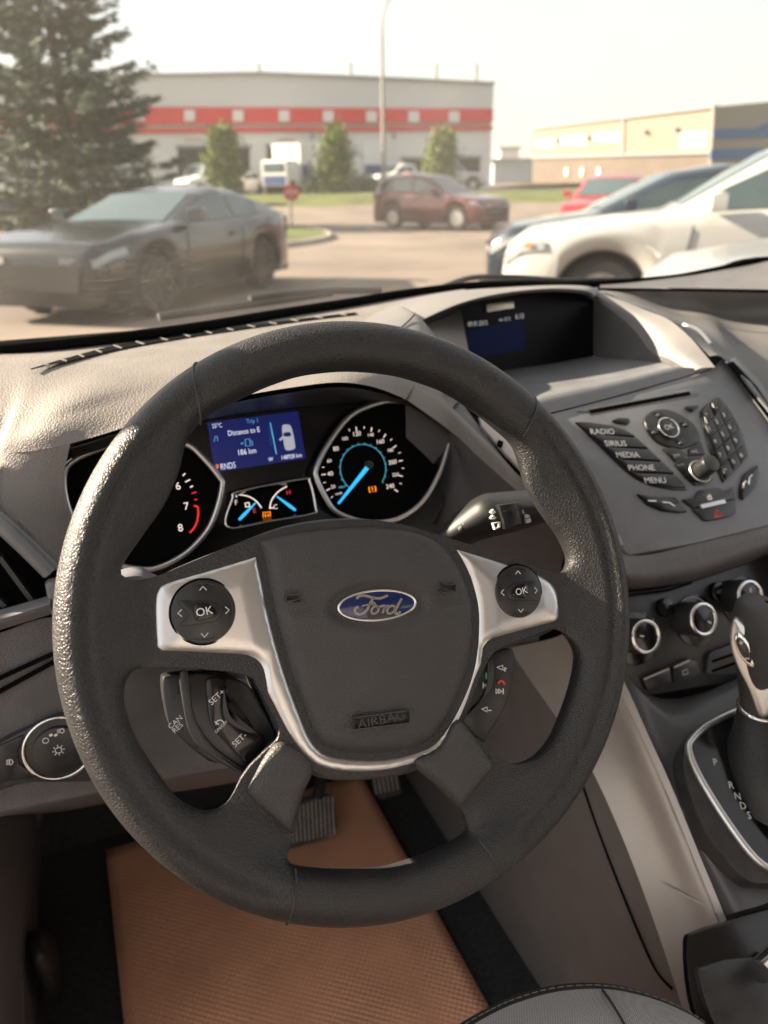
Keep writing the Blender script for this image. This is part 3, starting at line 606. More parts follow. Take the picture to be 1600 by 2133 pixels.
# ---------------------------------------------------------------- left vent and knee panel
FV = Frame((-.22, .200, -.02), tilt(16))
vent = pprism('side_vent', FV, [(-140,950),(-40,1062),(128,1200),(128,1270),(118,1300),(-140,1345)], -.05, -.035, M_DEEP, dash)
g = tube_geo(catmull([Q(-120, 985, Y=.228), Q(0, 1092, Y=.202), Q(60, 1148, Y=.194), Q(104, 1192, Y=.190)], 5), .0062, 8); g.build('vent_frame', M_STACK, vent, 50)
tube('vent_frame_edge', catmull([Q(-120, 965, Y=.231), Q(0, 1074, Y=.205), Q(70, 1136, Y=.197), Q(118, 1182, Y=.192)], 5), .0036, M_STACK, vent, 8)
loft('vent_sill', [[Q(-120, 1300, Y=.196), Q(0, 1270, Y=.194), Q(105, 1240, Y=.192)], [Q(-120, 1322, Y=.180), Q(0, 1290, Y=.178), Q(105, 1258, Y=.176)], [Q(-120, 1345, Y=.190), Q(0, 1312, Y=.188), Q(110, 1278, Y=.186)]], M_STACK, vent, 4, 4)
pprism('vent_wheel', FV, [(93,1218),(100,1212),(122,1208),(128,1240),(118,1284),(106,1280)], -.004, .010, M_STACK, vent, .002)
for a, b in (((0, 1160), (68, 1252)), ((-40, 1215), (10, 1262)), ((38, 1112), (100, 1200))):
    p, q = FV.px(*a, -.012), FV.px(*b, -.012); stroke_geo(FV, [p, q], .0035, -.034, -.008).build('vent_vane', M_BLK, vent)
knee = [[T(-.47, 0.260, -.09), Q(-120, 1350, Y=.20), Q(0, 1318, Y=.197), Q(110, 1285, Y=.195), Q(250, 1300, Y=.20), Q(420, 1400, Y=.22), Q(620, 1420, Y=.22)],
        [T(-.47, 0.256, -.12), Q(-120, 1420, Y=.196), Q(0, 1395, Y=.194), Q(120, 1370, Y=.192), Q(260, 1420, Y=.195), Q(420, 1480, Y=.215), Q(620, 1490, Y=.215)],
        [T(-.47, 0.248, -.18), Q(-120, 1570, Y=.188), Q(0, 1560, Y=.186), Q(120, 1540, Y=.186), Q(270, 1550, Y=.19), Q(420, 1560, Y=.205), Q(640, 1530, Y=.205)],
        [T(-.47, 0.242, -.235), Q(-120, 1690, Y=.182), Q(0, 1668, Y=.182), Q(120, 1648, Y=.183), Q(280, 1620, Y=.188), Q(430, 1600, Y=.20), Q(660, 1570, Y=.20)],
        [T(-.47, 0.250, -.25), Q(-120, 1712, Y=.19), Q(0, 1698, Y=.19), Q(130, 1672, Y=.19), Q(290, 1640, Y=.195), Q(430, 1612, Y=.208), Q(660, 1580, Y=.208)],
        [T(-.47, 0.320, -.255), Q(-120, 1718, Y=.26), Q(0, 1700, Y=.26), Q(130, 1690, Y=.26), Q(290, 1660, Y=.26), Q(430, 1640, Y=.27), Q(660, 1600, Y=.27)]]
loft('knee_panel', knee, M_LOW, dash, 6, 6)
for a in ((0, 1412, 110, 1362, .010), (0, 1440, 114, 1378, .006)):
    tube('panel_groove', [Q(-80, a[1] + 36, Y=.190), Q(a[0], a[1], Y=.190), Q(a[2], a[3], Y=.189)], .0022, M_DEEP, dash, 6)
FH = Frame((-.215, .180, -.17), tilt(12))
hl = pprism('light_switch', FH, [(-60,1590),(0,1548),(60,1518),(120,1492),(175,1486),(230,1500),(250,1560),(230,1620),(150,1630),(60,1632),(0,1648),(-60,1660)], -.01, .004, M_BLK, dash, .002, 3)
hc = FH.px(122, 1560, .008)
tube('switch_ring', [FH.to(p, .007) for p in circle(hc, .0262, 60)], .0014, M_CHROME, hl, 8, True)
prism('switch_dial', FH, circle(hc, .0256, 60), .002, .0065, M_BTN, hl, .001)
prism('switch_knob', FH, circle(hc, .0194, 60), .006, .0105, M_BTN, hl, .0012)
ig = Geo(); stroke_geo(FH, [hc + .0025 * np.array([math.cos(t), math.sin(t)]) for t in np.linspace(0, 2 * math.pi, 14)[:-1]], .0006, .010, .0108, ig, True)
for k in range(8): t = k * math.pi / 4; stroke_geo(FH, [hc + r_ * np.array([math.cos(t), math.sin(t)]) for r_ in (.0034, .0047)], .0006, .010, .0108, ig)
ig.build('lamp_symbol', M_WHITE, hl)
ig = Geo(); oc = FH.px(95, 1543, .0107); stroke_geo(FH, [oc + .0022 * np.array([math.cos(t), math.sin(t)]) for t in np.linspace(0, 2 * math.pi, 14)[:-1]], .0005, .010, .0108, ig, True)
for x0 in (103, 113): pstroke(FH, [(x0, 1533), (x0 + 6, 1530)], .0018, .010, .0108, ig)
pstroke(FH, [(125,1526),(125,1519),(131,1518),(134,1523),(131,1527)], .0006, .010, .0108, ig, True)
for dy in (0, 3, 6): pstroke(FH, [(119, 1521 + dy), (123, 1520 + dy)], .0005, .010, .0108, ig)
ig.build('lamp_marks', M_WHITE, hl)
fb = pprism('fog_lamp_key', FH, [(-30,1580),(0,1554),(48,1532),(42,1552),(36,1570),(40,1592),(52,1600),(76,1620),(20,1628),(-30,1640)], .003, .0066, M_BTN, hl, .001)
ig = Geo(); pstroke(FH, [(20,1582),(20,1594),(25,1592),(27,1587),(24,1583)], .0006, .0066, .0070, ig, True)
for dy in (0, 4, 8): pstroke(FH, [(13, 1585 + dy), (18, 1583 + dy)], .0006, .0066, .0070, ig)
ig.build('fog_symbol', M_WHITE, fb)
# ---------------------------------------------------------------- centre screen pod
FD = Frame((.36, .47, .07), tilt(12))
podsc = pprism('centre_screen', FD, [(872,672),(960,628),(1050,608),(1150,598),(1222,602),(1236,620),(1236,742),(1150,760),(1060,775),(1000,780),(930,725)], -.02, 0, mat('screen_black', (.003, .003, .0035), .35, spec=.12), dash)
lcd = pprism('screen_panel', FD, [(972,690),(1092,666),(1096,728),(974,748)], -.001, .0012, mat('screen_dark_blue', (.002, .005, .028), .4, emit=.06, spec=.1), podsc)
M_DIM = mat('screen_dim_text', (0.50, 0.50, 0.50), 0.5, emit=0.09)
for s_, x, y, sz, sq in (('09.01.2015', 996, 674, .0080, .8), ('tmr 25°C', 1052, 665, .0056, .8), ('6:10', 1083, 659, .0094, .8)): text(s_, FD, FD.px(x, y, .002), sz, .0016, M_DIM, podsc, 0, 'screen_lettering', squeeze=sq)
M_PLATE = mat('embossed_plate', (0.62, 0.58, 0.48), 0.35, 0.6)
pl_ = pprism('maker_plate', FD, [(1014,634),(1071,627),(1072,642),(1015,650)], .0, .004, M_PLATE, podsc, .001)
pod_lip = [Q(838, 690, Y=.40), Q(876, 664, Y=.405), Q(960, 628, Y=.41), Q(1050, 608, Y=.412), Q(1150, 599, Y=.415), Q(1222, 604, Y=.425), Q(1240, 616, Y=.44)]
pod_lip2 = [p + T(0, .004, -.005) for p in pod_lip]
pod_mid = [Q(815, 668, Y=.46), Q(845, 640, Y=.47), Q(940, 610, Y=.48), Q(1050, 599, Y=.49), Q(1150, 594, Y=.49), Q(1222, 596, Y=.49), Q(1246, 606, Y=.50)]
pod_back = [Q(775, 660, Z=.107), Q(815, 632, Z=.107), Q(930, 608, Z=.107), Q(1050, 600, Z=.107), Q(1150, 598, Z=.107), Q(1222, 599, Z=.107), Q(1250, 602, Z=.107)]
loft('pod_hood', [pod_back, pod_mid, pod_lip, pod_lip2], M_DASHF, dash, 6, 5)
pod_bot = [Q(905, 745, Y=.47), Q(912, 700, Y=.48), Q(965, 640, Y=.478), Q(1050, 618, Y=.477), Q(1150, 608, Y=.475), Q(1222, 614, Y=.474), Q(1240, 626, Y=.474)]
loft('pod_underside', [pod_lip2, pod_bot], M_BLK, dash, 6, 3)
loft('pod_flank', [[Q(752, 672, Z=.108), Q(775, 655, Z=.112), Q(826, 634, Y=.45), Q(845, 645, Y=.41)],
                   [Q(800, 705, Y=.33), Q(830, 690, Y=.34), Q(872, 665, Y=.37), Q(880, 668, Y=.395)],
                   [Q(880, 770, Y=.28), Q(900, 760, Y=.28), Q(930, 740, Y=.32), Q(940, 735, Y=.40)],
                   [Q(915, 822, Y=.256), Q(950, 815, Y=.258), Q(1000, 800, Y=.29), Q(1010, 790, Y=.40)]], M_DASHF, dash, 6, 6)
tube('panel_seam', [Q(835, 683, Y=.345), Q(852, 668, Y=.36), Q(864, 655, Y=.372)], .0008, M_DEEP, dash, 6)
# shelf under the screen and the lip above the radio
FS = Frame((.4, .25, .03), tilt(48))
ft = lambda x, y, d=0: FS.to(FS.px(x, y, d), d)
loft('shelf', [[Q(940, 790, Y=.47), Q(1060, 768, Y=.47), Q(1150, 755, Y=.47), Q(1240, 738, Y=.47)],
               [Q(960, 820, Y=.38), Q(1080, 790, Y=.38), Q(1200, 768, Y=.385), Q(1330, 745, Y=.385)],
               [Q(1000, 850, Y=.30), Q(1120, 815, Y=.30), Q(1260, 788, Y=.30), Q(1390, 760, Y=.30)],
               [ft(1005, 868), ft(1130, 826), ft(1270, 796), ft(1405, 764)],
               [ft(1020, 890), ft(1145, 860), ft(1300, 820), ft(1480, 768)]], M_STACK, dash, 6, 6)
# arm from the pod down to the radio (sunlit flank) and its inner face
arm_a = [Q(1240, 606, X=.525), Q(1300, 627, X=.525), Q(1349, 647, X=.525), Q(1394, 666, X=.525), Q(1435, 700, X=.525), Q(1465, 734, X=.520), Q(1490, 765, X=.515)]
arm_b = [Q(1236, 624, X=.515), Q(1262, 637, X=.51), Q(1292, 660, X=.508), Q(1326, 693, X=.505), Q(1356, 732, X=.502), Q(1400, 750, X=.50), Q(1440, 775, X=.50)]
loft('pod_arm', [arm_a, [(a + b) / 2 + T(-.004, 0, .002) for a, b in zip(arm_a, arm_b)], arm_b], M_DASHF, dash, 6, 5)
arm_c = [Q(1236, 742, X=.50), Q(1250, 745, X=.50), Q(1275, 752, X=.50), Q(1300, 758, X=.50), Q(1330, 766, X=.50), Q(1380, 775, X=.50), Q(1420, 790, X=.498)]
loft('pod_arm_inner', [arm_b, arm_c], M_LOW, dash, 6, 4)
tube('trim_clip', catmull([Q(1425, 676, X=.535), Q(1450, 684, X=.535), Q(1468, 700, X=.535), Q(1480, 716, X=.535)], 4), .0022, M_SATIN, dash, 6)
# passenger side
loft('passenger_top', [[Q(1236, 600, Z=.108), Q(1330, 602, Z=.108), Q(1430, 603, Z=.108), Q(1600, 604, Z=.108), T(1.25, .40, .10)],
                       [Q(1300, 626, X=.527), Q(1380, 640, Y=.47), Q(1460, 650, Y=.45), Q(1620, 655, Y=.42), T(1.25, .32, .10)],
                       [Q(1395, 665, X=.527), Q(1440, 680, Y=.36), Q(1500, 695, Y=.35), Q(1640, 720, Y=.33), T(1.25, .25, .085)],
                       [Q(1436, 699, X=.527), Q(1490, 722, Y=.305), Q(1560, 770, Y=.285), Q(1660, 840, Y=.26), T(1.25, .20, .05)],
                       [Q(1478, 742, X=.522), Q(1512, 750, Y=.268), Q(1590, 845, Y=.245), Q(1690, 960, Y=.225), T(1.25, .17, 0)]], M_DASHF, dash, 6, 6)
loft('pillar_base', [[Q(1250, 588, Z=.112), Q(1400, 578, Z=.114), Q(1500, 560, Z=.122), Q(1640, 530, Z=.14)], [Q(1250, 602, Z=.109), Q(1400, 600, Z=.110), Q(1500, 601, Z=.112), Q(1640, 604, Z=.118)]], M_LOW, dash, 6, 4)
tube('passenger_slot', catmull([Q(1245, 602, Z=.1125), Q(1330, 603, Z=.1125), Q(1430, 604, Z=.1125), Q(1600, 607, Z=.1125)], 5), .0018, M_DEEP, dash, 6)
# ---------------------------------------------------------------- radio panel
radio = pprism('radio_panel', FS, [(905,826),(990,838),(1060,876),(1145,861),(1300,821),(1484,768),(1512,742),(1560,790),(1640,900),(1690,1000),(1680,1080),(1600,1095),(1450,1132),(1312,1156),(1240,1100),(1120,990),(1010,900)], -.03, .0, M_STACK, dash, .003)
S = lambda L: [(1180 + x / 3.81, 780 + y / 3.81) for x, y in L]
pprism('disc_slot_frame', FS, S([(78,294),(170,270),(960,122),(1040,118),(1066,138),(1052,166),(985,180),(200,326),(160,302)]), -.001, .0010, M_STACK, radio, .0006, d=0)
pprism('disc_slot', FS, S([(165,288),(968,138),(985,168),(196,316)]), -.001, .0014, M_DEEP, radio, d=0)
keys = pprism('source_keys', FS, S([(66,384),(180,386),(345,408),(462,445),(560,515),(760,705),(950,920),(850,922),(670,888),(545,832),(440,748),(240,552)]), 0, .0020, M_GLOSS, radio, .001, d=0)
for s_, tp, pg_ in (('RADIO', (285, 455), [(85,392),(160,394),(330,418),(450,453),(530,506),(225,478),(155,452)]), ('SIRIUS', (390, 550), [(158,470),(235,490),(540,517),(630,597),(325,576),(258,545)]), ('MEDIA', (485, 640), [(258,560),(335,592),(638,609),(735,697),(425,677),(355,640)]),
                   ('PHONE', (595, 742), [(362,660),(435,692),(745,709),(840,797),(535,782),(465,742)]), ('MENU', (705, 842), [(468,760),(545,797),(850,810),(930,908),(850,910),(682,876),(565,828)])):
    k_ = pprism('source_key', FS, S(pg_), .0018, .0046, M_BTN, keys, .0012, d=0); text(s_, FS, FS.px(1180 + tp[0] / 3.81, 780 + tp[1] / 3.81, .0046), .0094, .0048, M_WHITE, k_, R(-9), 'key_lettering')
for pg_ in ([(358,376),(400,358),(480,364),(493,394),(472,406),(392,394)], [(932,268),(1025,257),(1037,270),(992,302),(958,290)]): pprism('wedge_key', FS, S(pg_), 0, .0045, M_BTN, radio, .001, d=0)
dp = pprism('control_ring', FS, S([(608,372),(640,318),(705,290),(800,290),(920,345),(1004,412),(1052,525),(1000,562),(920,592),(828,588),(715,545),(636,452)]), 0, .0035, M_BTN, radio, .0012, 3, d=0)
okc = FS.px(1180 + 808 / 3.81, 780 + 424 / 3.81, .006)
prism('ok_key', FS, circle(okc, .0112, 36), .002, .0075, M_BTN, dp, .001); tube('ok_key_ring', [FS.to(p, .0072) for p in circle(okc, .0118, 36)], .0009, M_CHROME, dp, 6, True)
text('OK', FS, okc, .0082, .0078, M_WHITE, dp, R(4), 'key_lettering')
for cx, cy in ((725, 318), (940, 395), (690, 455), (905, 540)):
    pprism('arrow_key', FS, S([(cx - 38, cy - 8), (cx + 8, cy - 24), (cx + 44, cy), (cx + 12, cy + 26)]), .003, .0056, M_BTN, dp, .0008, d=.003)
    a_ = Geo(); pstroke(FS, S([(cx - 10, cy + 6), (cx + 2, cy - 6), (cx + 14, cy + 4)]), .0011, .0054, .0060, a_); a_.build('arrow_mark', M_GREYP, dp)
for pg_, tp, s_ in (([(758,596),(830,592),(900,608),(942,650),(862,702)], (875, 642), '|<<'), ([(958,602),(1050,535),(1088,640),(962,654)], (1015, 612), '>>|')):
    k_ = pprism('seek_key', FS, S(pg_), 0, .0035, M_BTN, radio, .0009, d=0); text(s_, FS, FS.px(1180 + tp[0] / 3.81, 780 + tp[1] / 3.81, .0035), .0058, .0037, M_WHITE, k_, R(0), 'key_lettering')
pprism('knob_well', FS, S([(852,716),(930,668),(1100,656),(1128,740),(1156,840),(1100,880),(1012,886),(950,835)]), -.001, .0012, M_GLOSS, radio, .0006, d=0)
kc = FS.px(1180 + 1048 / 3.81, 780 + 782 / 3.81, 0)
kn = prism('volume_knob', FS, circle(kc, .0118, 40), 0, .004, M_BTN, radio, .001); prism('knob_body', FS, circle(kc, .0098, 40), .002, .0225, M_BTN, kn, .0018)
tube('knob_ring', [FS.to(p, .0036) for p in circle(kc, .0122, 40)], .0010, M_SATIN, kn, 6, True)
text('POWER', FS, FS.px(1180 + 905 / 3.81, 780 + 718 / 3.81, .0015), .0030, .0016, M_GREYP, kn, 0, 'key_lettering')
pad_k = pprism('keypad', FS, S([(1058,300),(1082,262),(1190,184),(1215,190),(1300,300),(1392,480),(1436,620),(1430,660),(1380,720),(1245,862),(1230,850),(1130,600),(1062,352)]), 0, .0018, M_GLOSS, radio, .0008, d=0)
lay = [((1112, 322), '*'), ((1190, 258), '-'), ((1137, 432), '1'), ((1193, 376), '2'), ((1250, 322), '3'), ((1180, 530), '4'), ((1240, 474), '5'), ((1297, 418), '6'), ((1220, 640), '7'), ((1283, 584), '8'), ((1343, 526), '9'), ((1265, 762), '*'), ((1325, 692), '0'), ((1386, 640), '#')]
for (cx, cy), s_ in lay:
    a_, b_ = np.array([27, -26]), np.array([19, 46]); q = np.array([cx, cy])
    k_ = pprism('number_key', FS, S([q - a_ - b_, q + a_ - b_, q + a_ + b_, q - a_ + b_]), .001, .0042, M_BTN, pad_k, .0009, d=.001); text(s_, FS, FS.px(1180 + cx / 3.81, 780 + cy / 3.81, .0042), .0072, .0044, M_WHITE, k_, R(-4), 'key_lettering')
for pg_, mk in (([(556,958),(650,978),(850,984),(945,1096),(880,1102),(750,1088),(636,1040)], (((650, 1000), (715, 1003)), ((765, 1012), (820, 1016), (862, 1045)))), ([(1366,900),(1400,800),(1502,724),(1522,790),(1492,900),(1392,1002),(1368,980)], (((1405, 900), (1412, 862), (1428, 845)), ((1450, 870), (1456, 815), (1476, 795))))):
    k_ = pprism('rocker_key', FS, S(pg_), 0, .0035, M_GLOSS, radio, .0012, d=0)
    for line in mk: a_ = Geo(); pstroke(FS, S(line), .0014, .003, .0042, a_); a_.build('rocker_mark', M_WHITE, k_)
lk = pprism('lock_key', FS, S([(912,1002),(1010,988),(1034,932),(1190,907),(1240,938),(1308,902),(1330,992),(1000,1070)]), 0, .0034, M_BTN, radio, .0008, d=0)
a_ = Geo(); pstroke(FS, S([(1070,1048),(1262,1004)]), .0042, .003, .0046, a_); a_.build('key_bar', M_SATIN, lk)
a_ = Geo(); pstroke(FS, S([(1122,972),(1150,966),(1156,986),(1128,990)]), .0018, .0034, .0038, a_, True); pstroke(FS, S([(1126,970),(1130,956),(1142,954),(1146,966)]), .0010, .0034, .0038, a_); a_.build('padlock_symbol', M_WHITE, lk)
hz = pprism('hazard_key', FS, S([(995,1080),(1330,1002),(1332,1108),(1290,1134),(1112,1168),(1080,1164)]), 0, .0034, M_BTN, radio, .0008, d=0)
a_ = Geo(); pstroke(FS, S([(1176,1136),(1192,1074),(1240,1120)]), .0013, .0034, .0039, a_, True); pstroke(FS, S([(1190,1124),(1198,1098),(1218,1117)]), .0009, .0034, .0039, a_, True); a_.build('hazard_triangle', M_REDP, hz)
# driver's centre vent beside the radio, passenger vent
cv = pprism('centre_vent', FS, [(912,830),(985,832),(1020,858),(1100,960),(1175,1070),(1290,1118),(1298,1140),(1270,1140),(1180,1090),(1060,985)], .001, .004, M_STACK, dash, .002, d=0)
pprism('vent_opening', FS, [(965,842),(985,840),(1010,862),(1090,965),(1190,1080),(1275,1120),(1268,1130),(1180,1085),(1060,970)], .0035, .0048, M_DEEP, cv, d=.004)
pprism('vent_vane', FS, [(995,872),(1008,872),(1060,922),(1120,1000),(1115,1015),(1050,950),(1000,892)], .0045, .0085, M_TAN, cv, .001, d=.004)
pprism('vent_slider', FS, [(1036,920),(1046,924),(1044,934),(1034,930)], .0085, .012, M_DEEP, cv, d=.008)
pv = pprism('passenger_vent', FS, [(1508,756),(1528,748),(1580,800),(1660,920),(1650,950),(1600,880),(1545,805)], .001, .0045, M_STACK, dash, .002, d=0)
pprism('vent_opening', FS, [(1513,758),(1526,754),(1575,806),(1650,918),(1642,930),(1595,866),(1545,800)], .004, .0055, M_DEEP, pv, d=.004)
pprism('vent_vane', FS, [(1540,785),(1560,800),(1600,855),(1640,915),(1600,862),(1556,808)], .005, .008, M_STACK, pv, d=.004)
# face below the radio, climate panel
loft('stack_brow', [[ft(1240, 1102, -.004), ft(1312, 1157, -.002), ft(1450, 1133, -.002), ft(1600, 1096, -.002), ft(1700, 1075, -.002)],
                    [Q(1245, 1125, Y=.118), Q(1318, 1180, Y=.118), Q(1450, 1160, Y=.118), Q(1600, 1120, Y=.118), Q(1700, 1090, Y=.12)],
                    [Q(1255, 1180, Y=.115), Q(1322, 1212, Y=.115), Q(1450, 1195, Y=.115), Q(1580, 1150, Y=.118), Q(1700, 1110, Y=.12)],
                    [Q(1265, 1220, Y=.15), Q(1325, 1232, Y=.15), Q(1440, 1215, Y=.15), Q(1560, 1175, Y=.15), Q(1700, 1120, Y=.15)]], M_LOW, dash, 6, 5)
FK = Frame((.39, .118, -.165), tilt(27))
clim = pprism('climate_panel', FK, [(1230,1215),(1320,1232),(1440,1212),(1560,1172),(1680,1120),(1690,1320),(1560,1420),(1480,1428),(1350,1450),(1300,1430),(1240,1330)], -.03, -.004, M_BLK, dash, .002)
for k, (x0, y0, x1, y1, x2, y2) in enumerate(((1290,1226,1390,1214,1470,1186),(1290,1234,1390,1222,1480,1192),(1295,1242,1390,1230,1440,1214))): tube('brow_rib', [FK.to(FK.px(x, y, 0), 0) for x, y in ((x0, y0), (x1, y1), (x2, y2))], .0014, M_GLOSS, clim, 6)
for (cx, cy), (bx, by), mk in (((1345, 1325), (1322, 1330), (-.6, .2)), ((1463, 1289), (1448, 1292), (.7, -.5)), ((1560, 1240), (1545, 1252), (.2, .7))):
    b0 = FK.px(bx, by, -.004); t0 = FK.px(cx, cy, .026)
    well = prism('knob_plate', FK, circle(b0, .0265, 44), -.005, -.0025, M_GLOSS, clim, .0005)
    c0 = FK.px(bx, by, -.003) * .15 + t0 * .85
    body = prism('knob_body', FK, circle(c0, .0170, 44), -.003, .024, M_BLK, well, .0015)
    tube('knob_ring', [FK.to(p, .0245) for p in circle(c0, .0150, 44)], .0021, M_CHROME, well, 8, True)
    prism('knob_cap', FK, circle(c0, .0138, 40), .022, .0250, M_GLOSS, well, .0005)
    q = c0 + np.array(mk) * .0115; stroke_geo(FK, [q, q - np.array(mk) * .0042 / np.linalg.norm(mk)], .0013, .0245, .0256).build('pointer_mark', M_WHITE, well)
for cx, cy in ((1389, 1266), (1498, 1232)): kq = FK.px(cx, cy, .002); b_ = prism('round_key', FK, circle(kq, .0096, 30), -.004, .003, M_GLOSS, clim, .001); text('A/C' if cx > 1450 else '=', FK, kq, .005, .0032, M_GREYP, b_, 0, 'key_lettering')
for s_, x, y in (('2', 1324, 1280), ('3', 1344, 1280), ('4', 1361, 1292), ('O', 1515, 1244), ('i', 1542, 1213)): text(s_, FK, FK.px(x, y, -.002), .0066, -.0022, M_GREYP, clim, 0, 'dial_number')
ig = Geo(); pstroke(FK, [(1415,1268),(1422,1252),(1437,1245),(1455,1246),(1466,1254)], .0012, -.0026, -.0018, ig, curve=4); ig.build('heat_scale', M_GREYP, clim)
for pg_ in ([(1340,1414),(1396,1392),(1400,1424),(1350,1438)], [(1403,1389),(1440,1374),(1452,1378),(1462,1405),(1404,1424)]):
    k_ = pprism('lower_key', FK, pg_, -.004, .0015, M_BTN, clim, .0008); b_ = Geo(); pstroke(FK, [(pg_[0][0] + 2, pg_[0][1] + 1), (pg_[1][0] - 2, pg_[1][1] + 1)], .0018, .001, .0024, b_); b_.build('key_edge', M_TAN, k_)
ig = Geo(); pstroke(FK, [(1422,1398),(1432,1394),(1434,1403),(1423,1406)], .0008, .0015, .002, ig, True); ig.build('rear_window_symbol', M_GREYP, clim)
vz = pprism('coin_slot', FK, [(1478,1362),(1500,1352),(1560,1335),(1570,1395),(1480,1406),(1474,1390)], -.004, .0008, M_BLK, clim, .0008, 2)
for dy in (0, 20): a_ = Geo(); pstroke(FK, [(1484, 1378 + dy), (1560, 1352 + dy)], .0028, .0006, .0014, a_); a_.build('slot_groove', M_DEEP, vz)
loft('end_cap', [[T(-.48, .31, .05), T(-.40, .30, .035), Q(-120, 962, Y=.238)], [T(-.475, .29, -.02), T(-.40, .275, -.03), Q(-120, 1150, Y=.212)], [T(-.47, .26, -.088), T(-.40, .245, -.085), Q(-120, 1352, Y=.20)]], M_LOW, dash, 5, 5)
# passenger side face, glove box and the right cheek of the stack
loft('passenger_face', [[Q(1590, 845, Y=.245), T(.70, .235, -.005), T(.95, .20, -.005), T(1.25, .17, .0)], [T(.575, .215, -.08), T(.72, .205, -.08), T(.95, .18, -.08), T(1.25, .155, -.08)], [T(.56, .20, -.17), T(.72, .20, -.17), T(.95, .18, -.17), T(1.25, .16, -.17)], [T(.54, .24, -.31), T(.72, .25, -.31), T(.95, .25, -.31), T(1.25, .25, -.31)], [T(.54, .40, -.33), T(.72, .40, -.33), T(.95, .40, -.33), T(1.25, .40, -.33)]], M_LOW, dash, 5, 5)
tube('glove_box_joint', [T(.64, .196, -.16), T(.62, .222, -.285), T(1.12, .225, -.285), T(1.14, .155, -.15), T(.64, .190, -.15)], .0022, M_DEEP, dash, 6)
loft('stack_cheek', [[T(.50, .125, -.105), T(.535, .17, -.09), T(.575, .22, -.04)], [T(.51, .105, -.17), T(.535, .15, -.17), T(.56, .20, -.17)], [T(.50, .09, -.26), T(.52, .15, -.27), T(.545, .24, -.31)]], M_LOW, dash, 4, 4)
# structure behind: closes the view into the dash
mesh('firewall', [T(-.62, .70, -.75), T(1.35, .70, -.75), T(1.35, .66, .08), T(-.62, .66, .08)], [(0, 1, 2, 3)], M_DEEP, dash)
abox('dash_core', (-.46, .34, -.16), (1.24, .60, -.03), M_DEEP, dash)
# ================================================================== STALKS
st = empty('wiper_stalk', Q(1000, 1090, Y=.10), 'black wiper stalk with white symbols reaching right from behind the steering wheel', 'stalk')
pa = [Q(900, 1140, Y=.13), Q(955, 1095, Y=.115), Q(1010, 1068, Y=.10), Q(1060, 1064, Y=.095), Q(1120, 1058, Y=.09), Q(1180, 1048, Y=.085)]
loft('stalk_body', [[Q(905, 1110, Y=.125), Q(955, 1062, Y=.115), Q(1000, 1032, Y=.105), Q(1040, 1025, Y=.10), Q(1110, 1020, Y=.095), Q(1180, 1015, Y=.09)],
                    [Q(905, 1122, Y=.11), Q(960, 1075, Y=.10), Q(1002, 1046, Y=.09), Q(1045, 1042, Y=.085), Q(1110, 1036, Y=.08), Q(1180, 1030, Y=.075)],
                    [Q(915, 1140, Y=.105), Q(975, 1100, Y=.09), Q(1015, 1080, Y=.08), Q(1060, 1074, Y=.075), Q(1125, 1060, Y=.07), Q(1185, 1050, Y=.068)],
                    [Q(930, 1150, Y=.11), Q(985, 1120, Y=.095), Q(1030, 1108, Y=.085), Q(1075, 1100, Y=.08), Q(1135, 1080, Y=.075), Q(1190, 1065, Y=.07)],
                    [Q(940, 1155, Y=.14), Q(990, 1130, Y=.125), Q(1035, 1116, Y=.12), Q(1080, 1106, Y=.115), Q(1140, 1086, Y=.11), Q(1190, 1070, Y=.10)]], mat('stalk_plastic', (.012, .012, .013), .5), st, 5, 5)
FT = Frame(Q(1040, 1080, Y=.076), (0.0, -.93, .36))
fq = FT.px(1060, 1072, .0)
ring_p = [(1040,1052),(1078,1046),(1088,1090),(1054,1102)]
rg_ = pprism('stalk_ring', FT, ring_p, -.004, .004, M_BTN, st, .0012)
for x in (1052, 1068): a_ = Geo(); pstroke(FT, [(x - 2, 1066), (x + 14, 1060)], .0009, .004, .005, a_); a_.build('grip_ridge', M_BLK, rg_)
FT2 = Frame(Q(960, 1085, Y=.097), (-.25, -.88, .40))
ig = Geo()
for x, y in ((965, 1092), (977, 1078)):
    pstroke(FT2, [(x, y), (x + 4, y - 9), (x + 11, y - 5), (x + 9, y + 5)], .0008, .001, .0024, ig, True); pstroke(FT2, [(x + 4, y + 3), (x + 9, y - 8)], .0006, .001, .0024, ig)
pstroke(FT2, [(956,1102),(962,1098)], .0016, .001, .0024, ig); pstroke(FT2, [(990,1066),(998,1060)], .0018, .001, .0024, ig); ig.build('wiper_symbols', M_WHITE, st)
ig = Geo()
for y in (1068, 1080): pstroke(FT, [(1024, y), (1028, y - 5), (1032, y)], .0016, .001, .004, ig)
pstroke(FT, [(1028,1090),(1032,1102),(1042,1098),(1042,1088)], .0008, .001, .004, ig, True); ig.build('wash_symbols', M_WHITE, st)
for k, (x, y) in enumerate(((1088, 1062), (1093, 1072), (1096, 1082))): pprism('interval_mark', FT, [(x, y), (x + 9, y - 3), (x + 11, y + 5), (x + 2, y + 8)], .002, .0045, M_GREYP, st)
ls = empty('turn_signal_stalk', Q(290, 1200, Y=.10), 'grey turn signal stalk behind the left spoke of the steering wheel', 'stalk')
loft('stalk_body', [[Q(245, 1188, Y=.10), Q(290, 1180, Y=.10), Q(330, 1200, Y=.10), Q(420, 1230, Y=.11)], [Q(245, 1205, Y=.085), Q(290, 1200, Y=.085), Q(330, 1215, Y=.085), Q(420, 1245, Y=.10)], [Q(245, 1235, Y=.09), Q(290, 1232, Y=.09), Q(330, 1240, Y=.09), Q(420, 1265, Y=.105)]], M_STACK, ls, 5, 4)
